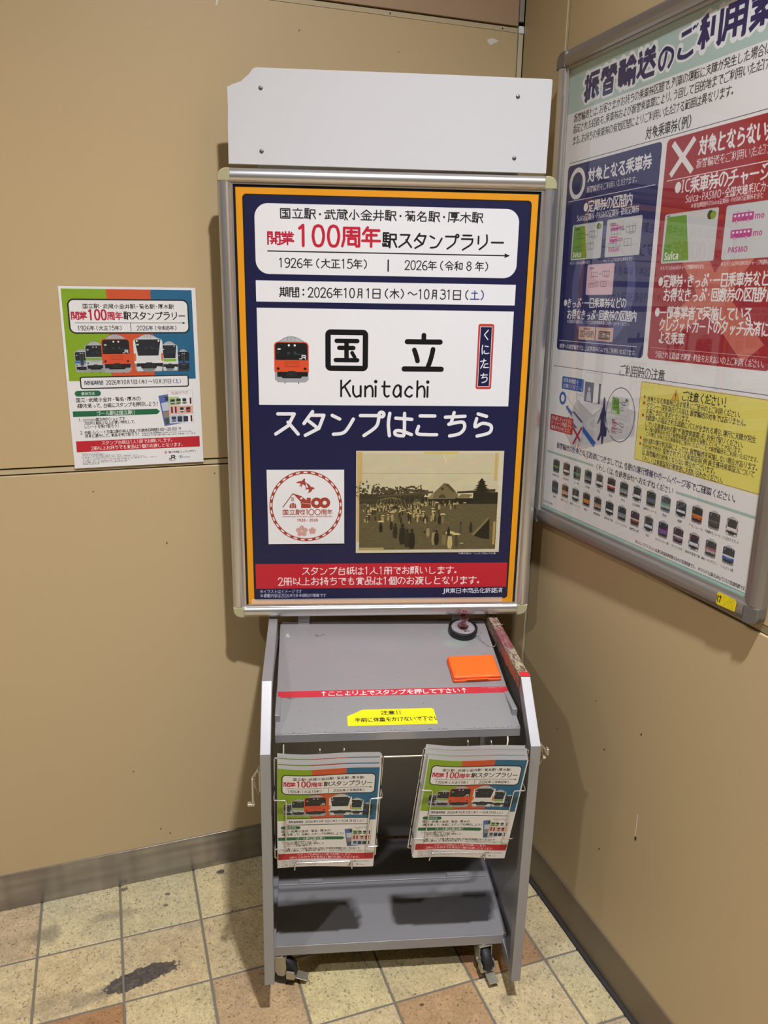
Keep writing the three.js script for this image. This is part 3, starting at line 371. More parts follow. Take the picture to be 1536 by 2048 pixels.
// the stamp-rally sheet (300 x 415): with a white margin as a wall poster, without it as a leaflet
function paintRallySheet(x, margin) {
  fillRect(x, '#f4f2ee', -5, -5, 310, 430);
  if (!margin) { x.save(); x.translate(-5.4, -4.2); x.scale(1.036, 1.02); }
  fillRect(x, '#8cb11f', 5.5, 5.5, 96, 205); poly(x, '#d9582c', [[101, 5.5], [198, 5.5], [196.5, 210.5], [100, 210.5]]); poly(x, '#1f6a8f', [[198, 5.5], [291, 5.5], [291, 210.5], [196.5, 210.5]]);
  const back = () => { fillRect(x, '#f4f2ee', 3, 210.5, 296, 205); };
  round(x, '#f4f2ee', 17.5, 28.5, 263.5, 74, 13, '#111114', 3);
  write(x, STATIONS, 48, 249, 43.3, 11.5, { lw: 0.095 });
  write(x, '開業', 22, 56, 64, 19, { lw: 0.125, color: '#c01f3c' }); write(x, '100', 57, 99, 62, 25, { lw: 0.145, color: '#c01f3c', digit: 0.66 }); write(x, '周年', 99, 133.5, 64.5, 19, { lw: 0.125, color: '#c01f3c' }); write(x, '駅スタンプラリー', 135, 275, 64, 19, { lw: 0.11 });
  lineTo(x, '#111', 1.2, [29, 80], [269, 80]); poly(x, '#111', [[267, 77.5], [274, 80], [267, 82.5]]);
  write(x, '1926年（大正15年）', 33, 133, 91.5, 11.3, { lw: 0.1, slim: 0.8 }); lineTo(x, '#111', 1.2, [149, 80], [149.5, 99]); write(x, '2026年（令和8年）', 162, 256, 91.5, 11.3, { lw: 0.1, slim: 0.8 });
  trainFront(x, 22, 138, 30, 53, TRAINS.blue); trainFront(x, 251, 141, 27, 52, TRAINS.navy); trainFront(x, 45, 121, 42, 71, TRAINS.green); trainFront(x, 214, 122, 38, 70, TRAINS.lime); trainFront(x, 81, 106, 64, 88, TRAINS.orange); trainFront(x, 152, 106, 66, 87, TRAINS.white);
  back();
  round(x, '#f4f2ee', 30, 202, 243, 26, 4, '#111114', 2.6);
  write(x, '開催期間', 38, 79, 215, 10.5, { lw: 0.1, color: '#26304e' }); write(x, '2026年10月1日（木）〜10月31日（土）', 85, 259, 215, 11, { lw: 0.1, slim: 0.8, colors: { 21: '#1d3f8c', 22: '#1d3f8c' } });
  round(x, '#1d6b42', 15, 233, 57, 13, 6.5); write(x, '参加方法', 29, 59, 239.5, 8.2, { lw: 0.1, color: '#f4f2ee' });
  write(x, '国立・武蔵小金井・菊名・厚木の', 16, 161, 254.5, 11, { lw: 0.1 }); write(x, '4駅を巡って、台紙にスタンプを押印しよう！', 17, 201, 268, 11, { lw: 0.1 });
  poly(x, '#1d6b42', [[7, 280], [196, 280], [203, 286.5], [196, 293], [7, 293]]); write(x, 'ゴール駅は国立駅！', 58, 147, 286.5, 11, { lw: 0.1, color: '#f4f2ee' });
  write(x, '1. nonowa国立内のショップで', 18, 121, 300.7, 8.6, { lw: 0.1 }); write(x, '700円（税込）以上の買い物をして、', 29, 147, 309, 8.6, { lw: 0.1 }); write(x, 'レシートを受け取ろう！', 29, 108, 317.5, 8.6, { lw: 0.1 });
  write(x, '2. 台紙・レシートを国立駅の有人改札（引換対応時間9:00〜20:00）で', 19, 250, 330.5, 8.6, { lw: 0.1 }); write(x, '係員に提示して、賞品を受け取ろう！', 29, 153, 339, 8.6, { lw: 0.1 });
  write(x, '※賞品の引換は開催期間の2026年10月31日（土）までとなります。', 157, 278, 338, 3.6); write(x, '※賞品の引換は国立駅の有人改札で実施しています。', 157, 288, 343, 3.6);
  fillRect(x, RED, 8, 350.5, 285, 26); write(x, 'スタンプ台紙は1人1冊でお願いします。', 64, 231, 357, 9.6, { lw: 0.1, color: '#f8ece8' }); write(x, '2冊以上お持ちでも賞品は1個のお渡しとなります。', 40, 255, 368.8, 10, { lw: 0.1, color: '#f8ece8' });
  const notes = ['※イラストはイメージです。', '※掲載内容は2026年9月末現在の情報です。', '※スタンプ台紙は各駅で配布しています。', '※賞品の引換は国立駅の有人改札で実施します。', '※スタンプ台紙の配布は一人一冊とさせていただきます。', '※運行状況により内容を変更する場合があります。', '※お問い合わせは各駅係員へお願いします。', 'JR東日本商品化許諾済', '小金井駅・菊名駅・厚木駅'];
  notes.forEach((t, i) => write(x, t, 18, [60, 70, 110, 150, 165, 195, 130, 120, 56][i], 380 + i * 3.3, 2.7, { color: '#3a3a3a' }));
  poly(x, '#c23a3a', [[207, 387], [210.5, 383.5], [214, 387], [210.5, 390.5]]); poly(x, '#f4f2ee', [[209, 387], [210.5, 385.5], [212, 387], [210.5, 388.5]]); write(x, '（株）JR中央線コミュニティデザイン', 215.5, 283, 387, 5.4, { lw: 0.1 });
  x.save(); x.translate(217, 405); x.scale(0.47, 0.5); jrMark(x, '#111'); x.restore(); write(x, 'JR東日本', 217, 232, 407.6, 2.6);
  disc(x, null, 246.5, 400, 2.7, 2.7, '#244e8e', 1.2); poly(x, '#244e8e', [[242, 397], [247, 397.4], [244, 401]]); x.fillStyle = '#2b4f85'; x.font = '5px sans-serif'; x.fillText('odakyu', 251.5, 402);
  // the folded booklet
  x.save(); x.translate(242, 280); x.rotate(-0.14); fillRect(x, '#5a6fae', -36, -36, 42, 74); fillRect(x, '#c9d3da', -33, -18, 36, 20); fillRect(x, '#9a8a72', -33, 4, 36, 14); fillRect(x, '#44564e', -33, 20, 36, 14); trainFront(x, -22, -33, 11, 12, TRAINS.navy); x.restore();
  x.save(); x.translate(224, 238.5); fillRect(x, '#f6f5f1', 0, 0, 57, 78); x.strokeStyle = '#aaa'; x.lineWidth = 0.5; x.strokeRect(0, 0, 57, 78); write(x, '国立・武蔵小金井・菊名・厚木', 8, 48, 3.2, 2.6); write(x, '100周年駅スタンプラリー', 4, 52, 7.4, 3.4, { color: '#b02a3a' }); fillRect(x, '#b9d38a', 0.5, 14, 24, 21); fillRect(x, '#efb6a4', 0.5, 36, 56, 20); fillRect(x, '#c8d0e4', 0.5, 57, 36, 20);
  for (const [a, b, k] of [[4, 18, 'green'], [18, 17, 'green'], [32, 17, 'lime'], [25, 38, 'white'], [40, 38, 'orange'], [5, 60, 'blue'], [19, 60, 'navy'], [33, 60, 'navy']]) trainFront(x, a, b, 11, 15, TRAINS[k]);
  for (const [a, b] of [[50, 17], [5, 38], [14, 38], [50, 60]]) { fillRect(x, '#b8423a', a, b, 4, 15); fillRect(x, NAVY, a + 0.6, b + 0.6, 2.8, 13.8); } x.restore();
  if (!margin) x.restore();
}
function icCard(x, a, b, w, h, kind) {                                // commuter and stored-value cards
  x.save(); x.beginPath(); x.roundRect(a, b, w, h, 4); x.clip();
  fillRect(x, kind === 'ticket' ? '#e9c6cf' : '#d3d4d2', a, b, w, h);
  if (kind === 'suica' || kind === 'suicaPass') {
    poly(x, '#6fa32a', [[a + w * 0.05, b + h * 0.06], [a + w * 0.42, b + h * 0.06], [a + w * 0.54, b + h * 0.96], [a + w * 0.03, b + h * 0.96]]);
    x.fillStyle = '#f2f4ee'; x.font = `bold ${h * 0.22}px sans-serif`; x.save(); x.translate(a + w * 0.06, b + h * 0.93); x.scale(0.8, 1); x.fillText('Suica', 0, 0); x.restore();
    disc(x, '#2f3d18', a + w * 0.86, b + h * 0.12, w * 0.055); disc(x, '#7da43a', a + w * 0.91, b + h * 0.13, w * 0.05); x.fillStyle = '#333'; x.fillRect(a + w * 0.04, b + h * 0.03, w * 0.06, h * 0.015);
  }
  if (kind === 'pasmo' || kind === 'pasmoPass') {
    const P = '#c0468c', k = kind === 'pasmo' ? 1 : 0.62;
    for (const [v, bus] of [[0.16, 0], [0.46, 1]]) { const bx = a + w * 0.12, by = b + h * v, bw = w * 0.3 * k * 1.2, bh = h * 0.15; round(x, P, bx, by, bw, bh, 2); for (let i = 0; i < 5; i++) fillRect(x, '#f3e6ee', bx + bw * (0.08 + i * 0.18), by + bh * 0.18, bw * 0.1, bh * 0.28); disc(x, '#e7d0de', bx + bw * 0.22, by + bh, bh * 0.16, bh * 0.16, P, 0.8); disc(x, '#e7d0de', bx + bw * 0.76, by + bh, bh * 0.16, bh * 0.16, P, 0.8); if (!bus) { disc(x, null, bx + bw * 0.25, by - 1, 2, 2, P, 0.7); disc(x, null, bx + bw * 0.75, by - 1, 2, 2, P, 0.7); }
      x.fillStyle = P; x.font = `bold ${bh * 1.05}px sans-serif`; x.fillText('mo', bx + bw * 1.04, by + bh * 0.95); }
    x.fillStyle = P; x.font = `bold ${h * 0.15}px sans-serif`; x.fillText('PASMO', a + w * 0.1, b + h * 0.88);
  }
  if (kind === 'suicaPass' || kind === 'pasmoPass' || kind === 'ticket') {
    const boxes = (px, py, n, s) => { for (let i = 0; i < n; i++) { x.strokeStyle = '#3a3a3a'; x.lineWidth = 0.7; x.strokeRect(px + i * s, py, s, s * 1.15); } };
    const s = w * 0.085; boxes(a + w * 0.16, b + h * 0.26, 3, s); boxes(a + w * 0.58, b + h * 0.24, 3, s); lineTo(x, '#333', 1, [a + w * 0.45, b + h * 0.32], [a + w * 0.54, b + h * 0.31]);
    boxes(a + w * 0.1, b + h * 0.63, 3, s * 0.8); boxes(a + w * 0.34, b + h * 0.58, 1, s * 1.05); boxes(a + w * 0.55, b + h * 0.56, 2, s * 1.15); write(x, '定期券', a + w * 0.08, a + w * 0.26, b + h * 0.13, h * 0.07); fillRect(x, '#555', a + w * 0.66, b + h * 0.42, w * 0.16, 1);
  }
  x.restore(); x.beginPath(); x.roundRect(a, b, w, h, 4); x.strokeStyle = '#aab0ae'; x.lineWidth = 0.6; x.stroke();
}
function paintTransferPoster(x) {                                    // 671 x 995
  fillRect(x, '#f1efec', -5, -5, 681, 1005); fillRect(x, '#b7cdc3', -5, -5, 690, 106);
  for (const pass of [0, 1]) {
    const o = pass ? { color: '#25205a', lw: 0.15, square: true } : { color: '#f3f3ef', lw: 0.31 };
    write(x, '振替輸送', 57, 295, 61, 58, o); write(x, 'の', 300, 345, 67, 46, o); write(x, 'ご', 350, 403, 55, 52, o); write(x, '利用案内', 404, 640, 51, 60, o);
  }
  const body = { lw: 0.075, slim: 0.45 };
  write(x, '振替輸送とは、お客さまがお持ちの乗車券区間で、列車の運転に支障が発生した場合に', 27, 578, 113.5, 18.5, body);
  write(x, '指定された経路を、乗車券および振替乗車票により、う回して目的地までご利用いただける', 27, 592, 135.5, 18.5, body);
  write(x, 'また、お持ちの乗車券の有効区間によりご利用いただける範囲は異なります。', 27, 507, 159, 18.5, body);
  lineTo(x, '#4a4a50', 1.3, [22, 204], [649, 204]); write(x, '対象乗車券（例）', 283, 411, 188.5, 24, { lw: 0.085, slim: 0.6 });
  round(x, '#232766', 17, 210, 317, 402, 9); round(x, '#a51f2b', 348, 210, 310, 402, 9);
  x.save(); x.beginPath(); x.roundRect(17, 210, 317, 402, 9); x.clip(); disc(x, null, 178, 472, 100, 112, 'rgba(110,118,172,0.6)', 26); x.restore();
  x.save(); x.beginPath(); x.roundRect(348, 210, 310, 402, 9); x.clip(); poly(x, 'rgba(222,140,112,0.72)', [[428, 352], [509, 452], [590, 352], [632, 392], [545, 490], [640, 570], [597, 602], [507, 522], [405, 572], [374, 545], [468, 487], [392, 395]].map(([a, b]) => [a, b])); x.restore();
  const W = '#f0eeea';
  disc(x, null, 57, 250, 26, 28, W, 10); lineTo(x, W, 11, [365, 219], [424, 275]); lineTo(x, W, 11, [423, 219], [366, 275]);
  write(x, '対象となる乗車券', 97, 308, 239.5, 30, { lw: 0.125, color: W }); write(x, '振替輸送をご利用いただけます。', 95, 269, 267.5, 14.5, { color: W, lw: 0.075, slim: 0.5 }); lineTo(x, W, 1.4, [26, 285], [325, 285]);
  write(x, '●定期券の区間内', 88, 260, 303, 26, { color: W, lw: 0.115 }); write(x, 'Suica定期券・PASMO定期券・磁気定期券', 65, 282, 324, 16, { color: W, lw: 0.09 });
  icCard(x, 51, 337, 114, 75, 'suicaPass'); icCard(x, 179, 336.5, 116, 75, 'pasmoPass'); icCard(x, 120, 424, 97, 64, 'ticket');
  write(x, '※モバイルSuica定期券を含む', 49, 128, 418.5, 8, { color: W }); write(x, '※モバイルのPASMO定期券を含む', 176, 274, 418, 8, { color: W });
  write(x, '●きっぷ・一日乗車券などの', 35, 268, 505, 22, { color: W, lw: 0.115 }); write(x, 'お得なきっぷ・回数券の区間内', 52, 305, 530.5, 23, { color: W, lw: 0.115 });
  write(x, '※回数券の規約等については各鉄道事業者にお問い合わせください。', 53, 285, 546.5, 8.5, { color: W, slim: 0.5 });
  fillRect(x, '#dfb7a4', 104, 556, 62, 29); write(x, '□□→000円', 109, 161, 572, 15, { lw: 0.08 }); write(x, '乗車券', 122, 148, 561, 5); fillRect(x, '#dfb7a4', 169, 556, 62, 29); fillRect(x, '#2b2b2b', 180, 564, 41, 17); write(x, '回数券', 181, 220, 572.5, 14, { color: '#e6c8b8', lw: 0.1 });
  lineTo(x, W, 1.2, [26, 590.5], [313, 590.5]); write(x, '鉄道への振替輸送では、上記乗車券のみでもご利用いただけます。', 29, 313, 603, 11.5, { color: W, slim: 0.5 });
  write(x, '対象とならない乗車券', 436, 654, 235.5, 33, { color: W, lw: 0.12 }); write(x, '振替輸送をご利用いただけません。', 433, 652, 264, 17, { color: W, lw: 0.075, slim: 0.5 }); lineTo(x, W, 1.4, [357, 283], [652, 283]);
  write(x, '●IC乗車券のチャージ残額', 382, 655, 298, 29, { color: W, lw: 0.115, bold: false }); write(x, 'Suica・PASMO・全国交通系ICカード', 414, 628, 321, 17.5, { color: W, lw: 0.09 }); write(x, '※有効期間外のSuica定期券・PASMO定期券を含む', 430, 599, 334, 9.5, { color: W });
  icCard(x, 363, 343, 139, 88.5, 'suica'); icCard(x, 520, 343, 132, 88.5, 'pasmo');
  write(x, '※モバイルSuicaのチャージ残額利用を含む', 363, 481, 440, 8.5, { color: W }); write(x, '※モバイルのPASMOのチャージ残額利用を含む', 521, 650, 438.5, 8.5, { color: W });
  write(x, '●定期券・きっぷ・一日乗車券など', 361, 634, 464.5, 25, { color: W, lw: 0.115 }); write(x, 'お得なきっぷ・回数券の区間外', 379, 640, 489.5, 25, { color: W, lw: 0.115 }); write(x, '●一部事業者で実施している', 359, 607, 521.5, 25, { color: W, lw: 0.115 });
  write(x, 'クレジットカードのタッチ決済に', 375, 648, 545, 25, { color: W, lw: 0.115 }); write(x, 'よる乗車', 375, 449, 569, 24, { color: W, lw: 0.115 });
  x.setLineDash([1.5, 1.5]); lineTo(x, W, 1.2, [355, 589.5], [652, 589.5]); x.setLineDash([]); write(x, 'う回される路線で運賃・料金をお支払いの上ご利用ください。', 369, 647, 601.5, 14, { color: W, slim: 0.5 });
  write(x, 'ご利用時の注意', 263, 406, 640.5, 24, { lw: 0.08 }); lineTo(x, '#3c4a6a', 1.2, [9, 650.5], [662, 650.5]);
  // the picture of the ticket gate
  poly(x, '#d2d1cf', [[60, 800], [130, 700], [330, 720], [330, 770], [150, 830]]); poly(x, '#c4c4c4', [[118, 716], [190, 742], [190, 800], [140, 784]]); poly(x, '#e4e4e2', [[112, 705], [180, 722], [214, 718], [208, 730], [180, 748], [112, 718]], '#8a8a8a', 0.8); poly(x, '#ecebe9', [[140, 655], [205, 655], [205, 716], [180, 722], [140, 714]], '#9a9a9a', 0.7); fillRect(x, '#4b4f66', 143, 676, 34, 44); disc(x, '#b6bac6', 160, 692, 5); poly(x, '#b6bac6', [[154, 698], [166, 698], [170, 718], [150, 718]]); fillRect(x, '#3d3f58', 196, 676, 7, 44); lineTo(x, '#777', 0.8, [68, 715], [130, 752]);
  poly(x, '#1d5fb0', [[72, 740], [84, 738], [79, 749]]); poly(x, '#1d5fb0', [[80, 746], [84, 742], [200, 806], [193, 818], [84, 752]]);
  for (const [ox, oy] of [[100, 752], [78, 768]]) { poly(x, '#cfd2d6', [[ox, oy], [ox + 8, oy - 4], [ox + 46, oy + 16], [ox + 46, oy + 60], [ox + 36, oy + 66], [ox, oy + 34]], '#55597a', 1); poly(x, '#5c6078', [[ox + 3, oy - 1], [ox + 9, oy - 4], [ox + 45, oy + 15], [ox + 39, oy + 19]]); }
  lineTo(x, '#b02030', 6, [108, 786], [140, 812]); lineTo(x, '#b02030', 6, [143, 780], [112, 824]); poly(x, '#d9a78f', [[128, 818], [140, 822], [132, 832]]); x.setLineDash([4, 3]); lineTo(x, '#c9a08e', 6, [138, 829], [172, 848]); x.setLineDash([]);
  disc(x, null, 278, 734, 48.5, 57, '#3d3d62', 1.8); icCard(x, 246, 697, 58, 37, 'suicaPass'); icCard(x, 246, 742, 58, 39, 'pasmoPass');
  poly(x, '#26265a', [[217, 712], [223, 712], [225, 724], [231, 740], [231, 764], [237, 768], [237, 786], [228, 788], [226, 805], [220, 806], [219, 786], [211, 800], [204, 799], [213, 780], [212, 752], [203, 764], [200, 762], [212, 734], [216, 724]]); disc(x, '#26265a', 220, 709, 4, 6);
  round(x, '#1f56a6', 50, 672, 88, 29, 3); write(x, '係員側通路を', 55, 119, 680.5, 11, { color: W }); write(x, 'お通りください。', 55, 134, 693, 11, { color: W, slim: 0.5 });
  disc(x, null, 57, 723, 11, 12, '#1f56a6', 6.5); round(x, '#b52a2a', 10, 766, 97, 38, 3); write(x, '改札機にタッチすると', 14, 103, 774, 10.5, { color: W }); write(x, 'SF（チャージ残額）から', 14, 103, 785, 10.5, { color: W }); write(x, '運賃が引かれます。', 14, 99, 796.5, 10.5, { color: W, slim: 0.5 });
  round(x, '#eee36e', 338, 658, 335, 159, 4, '#b98a3a', 1.4);
  poly(x, '#e9b93a', [[442, 664], [453, 684], [431, 684]], '#a87420', 1); lineTo(x, '#4a2a10', 2, [442, 670], [442, 678]); disc(x, '#4a2a10', 442, 681, 1.1); write(x, 'ご注意ください！', 459, 575, 673, 19.5, { lw: 0.09, slim: 0.6 });
  const y = { lw: 0.08, slim: 0.45, color: '#2e2a20' };
  for (const [t, a, b, v, e, dot] of [['対象となる乗車券は必ず係員にご呈示の上ご利用ください。', 361, 609, 690, 12.5, 1], ['タクシー・深夜急行バス等は、振替輸送の対象ではありません。', 361, 624, 702.5, 12.5, 1], ['お客さまのご負担となります。', 361, 488, 714.7, 12.5, 0], ['他路線への指定された経路にバスが含まれる場合、運行に支障が発生', 361, 649, 727, 12.5, 1], ['している鉄道会社の駅で「振替乗車票」を、お受け取りください。', 361, 624, 740.5, 12.5, 0], ['※一部の鉄道会社では、「振替乗車票」の配布を省略していることがあります。', 362, 622, 750.7, 9.5, 0], ['この場合、対象となる乗車券をご呈示いただくことで振替輸送をご利用いただけます。', 367, 660, 760, 9.5, 0], ['他社線の運行状況等によっては、振替輸送を実施しない場合があります。', 360, 661, 773, 12.5, 1], ['各社局で交付・配布されている乗車証等（例 株主優待乗車証）について', 359, 656, 785.3, 12.5, 1], ['は、振替輸送の対象とならない場合がございます。', 360, 566, 798, 12.5, 0], ['くわしくは乗車証発行事業者にお問い合わせください。', 360, 587, 810.8, 12.5, 0]]) { write(x, t, a, b, v, e, y); if (dot) disc(x, '#c0512e', 352, v - 3, 3.2); }
  write(x, '振替輸送の対象となる路線につきましては、各駅の運行情報やホームページ等でご確認ください。', 45, 623, 837, 15.5, { lw: 0.095, slim: 0.5, color: '#2a2a4e' }); write(x, 'くわしくは、各鉄道会社へおたずねください', 206, 463, 858, 14.5, { lw: 0.085, slim: 0.5 });
  fillRect(x, '#a9c4bb', 5, 855.5, 194, 5.5); fillRect(x, '#a9c4bb', 470, 855.5, 201, 5.5);
  const face = [['#3b4a46', '#6fae3c'], ['#6f6a78', '#3f4d88'], ['#3c5a4e', '#57936e'], ['#9a9ea2', '#6b7076'], ['#b9bab8', '#b2303a'], ['#a32633', '#e6e3df'], ['#a3a8ad', '#777c82'], ['#b9c3cb', '#3a6aa8'], ['#6a6662', '#4a6a9a'], ['#a7b6c2', '#3f9a4e'], ['#454a58', '#2e3550'], ['#b9653a', '#d08a3c'], ['#3a3c42', '#5a5d66'], ['#c9c7c4', '#a33444'], ['#5b6068', '#474c55'], ['#c2b8ac', '#d08a5a'], ['#7c8088', '#8b9098'], ['#d68a36', '#c98a3a'], ['#b7b0a8', '#c47a5a'], ['#3a4152', '#2c3550'], ['#9aa0a6', '#7d838a'], ['#8e2f36', '#c9c9c9'], ['#8d98a6', '#33509a'], ['#4a5fa2', '#8a4a9a'], ['#6d5f72', '#c9cdd2'], ['#b9bfc6', '#3f6ab0'], ['#b0b6ba', '#b04a5a'], ['#2f5fae', '#e3e6ea']];
  const names = ['JR東日本', '伊豆急行', '江ノ電', '小田急', '京王', '京急', '京成', '埼玉高速', '湘南モノレール', '西武', '相鉄', '多摩モノレール', '千葉都市モノレール', 'つくばエクスプレス', '東急', '東京メトロ', '東京モノレール', '東武', '東葉高速', '都営地下鉄', 'ニューシャトル', '箱根登山線', '北総', 'みなとみらい線', 'ゆりかもめ', '横浜市営地下鉄', '横浜シーサイドライン', 'りんかい線'];
  for (let i = 0; i < 28; i++) {
    const a = 50 + (i % 14) * 43.9, b = i < 14 ? 889 : 942, w = 28, h = 35, slant = i % 3 === 1;
    trainFront(x, a - w / 2, b - h / 2 - 2, w, h, { face: face[i][0], glass: '#2a3138', stripe: face[i][1], slant, roof: '#c5c7c9', seam: face[i][1], lamps: [0.2, 0.8], apron: '#8b8f94' });
    const t = [...names[i]].filter((c) => hasGlyph(c) || /[A-Z]/.test(c)).join(''); if (t.length) write(x, t, a - Math.min(20, t.length * 3.1), a + Math.min(20, t.length * 3.1), b + 22.5, 6, { lw: 0.08 });
  }
  write(x, '2025年10月現在', 0, 44, 985.5, 6, { color: '#555' }); write(x, '※Suica・モバイルSuicaは東日本旅客鉄道株式会社の登録商標です。　※PASMOは株式会社パスモの登録商標です。', 365, 671, 987.5, 8, { color: '#333', slim: 0.5 });
}
// ---------- materials
const nA = smoothNoise(3, 8), nB = smoothNoise(7, 32), nC = smoothNoise(11, 128);
const enamelRough = dataTexture(256, 256, (i, j) => { const u = i / 256, v = j / 256, k = 120 + 60 * nA(u, v) + 30 * nB(u, v); return [k, k, k]; });
const M = {
  wall: std({ color: '#b69f75', roughness: 0.42, metalness: 0 }),
  wallLower: std({ color: '#b6a078', roughness: 0.42 }),
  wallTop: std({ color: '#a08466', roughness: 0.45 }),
  batten: std({ color: '#b1a17d', roughness: 0.5 }),
  gap: std({ color: '#15110c', roughness: 0.9 }),
  strip: std({ color: '#b9b08c', roughness: 0.5 }), stripGrey: std({ color: '#8f8578', roughness: 0.5 }),
  ceiling: std({ color: '#8a8985', roughness: 0.9 }), farWall: std({ color: '#5d5549', roughness: 0.7 }),
  grout: std({ color: '#6e675a', roughness: 0.95 }), seal: std({ color: '#2a2724', roughness: 0.8 }),
  paint: std({ color: '#8f8d8b', roughness: 0.36, metalness: 0.25 }), paintDark: std({ color: '#8f8d8b', roughness: 0.45, metalness: 0.2 }),
  white: std({ color: '#c6c6c5', roughness: 0.4 }), whiteCut: std({ color: '#d9d7d2', roughness: 0.8 }), whiteBack: std({ color: '#b4b3b1', roughness: 0.6 }),
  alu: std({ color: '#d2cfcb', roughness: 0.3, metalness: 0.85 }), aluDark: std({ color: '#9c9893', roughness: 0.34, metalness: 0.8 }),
  cap: phys({ color: '#a7a27c', roughness: 0.35, clearcoat: 0.4 }), capGrey: std({ color: '#777571', roughness: 0.35, metalness: 0.5 }),
  lip: std({ color: '#ecebe8', roughness: 0.35, metalness: 0.2 }),
  chrome: std({ color: '#d8d8d6', roughness: 0.16, metalness: 1 }), zinc: std({ color: '#b6b09c', roughness: 0.4, metalness: 0.75 }), screw: std({ color: '#6f6e6a', roughness: 0.4, metalness: 0.8 }),
  rubber: std({ color: '#1d1d1f', roughness: 0.6 }), black: std({ color: '#121213', roughness: 0.35 }), brass: std({ color: '#8b7a4a', roughness: 0.45, metalness: 0.7 }),
  paper: std({ color: '#d4d2ce', roughness: 0.75 }), orange: phys({ color: '#ff6410', roughness: 0.42, clearcoat: 0.25, clearcoatRoughness: 0.3 }), orangeDark: phys({ color: '#ee5408', roughness: 0.45 }),
  ball: phys({ color: '#f0c9d0', roughness: 0.03, transmission: 1, thickness: 0.02, ior: 1.5, attenuationColor: new THREE.Color('#e9a7b4'), attenuationDistance: 0.05 }),
  glass: phys({ color: '#ffffff', roughness: 0.015, transmission: 1, thickness: 0, ior: 1.5 }), film: phys({ color: '#f4efe8', roughness: 0.2, transparent: true, opacity: 0.34 }), glassEdge: std({ color: '#a9cdbf', roughness: 0.25 }),
  lampGlow: std({ color: '#ffffff', emissive: '#f6f6ff', emissiveIntensity: 6 }), lampRing: std({ color: '#e8e6e0', roughness: 0.5 }),
  red: std({ color: '#c9252f', roughness: 0.45 }), chip: std({ color: '#cfc9ba', roughness: 0.7 }), speck: std({ color: '#2c2418', roughness: 0.8 }),
};
const steelMap = dataTexture(512, 128, (i, j) => { const k = 150 + 22 * (nC(i / 512, 0.3) - 0.5) + 30 * (nA(i / 512, j / 128) - 0.5) + 16 * (nB(i / 512, j / 512) - 0.5); return [k, k * 0.97, k * 0.93]; }, true);
M.steel = std({ map: steelMap, roughness: 0.3, metalness: 0.85 });
M.steelShaded = std({ color: '#7d7161', roughness: 0.42, metalness: 0.6 });  // right baseboard: same steel, with shade and dark reflections put into the colour
const printed = (t, rough = 0.42) => std({ map: t, color: '#e6e6e6', roughness: rough });

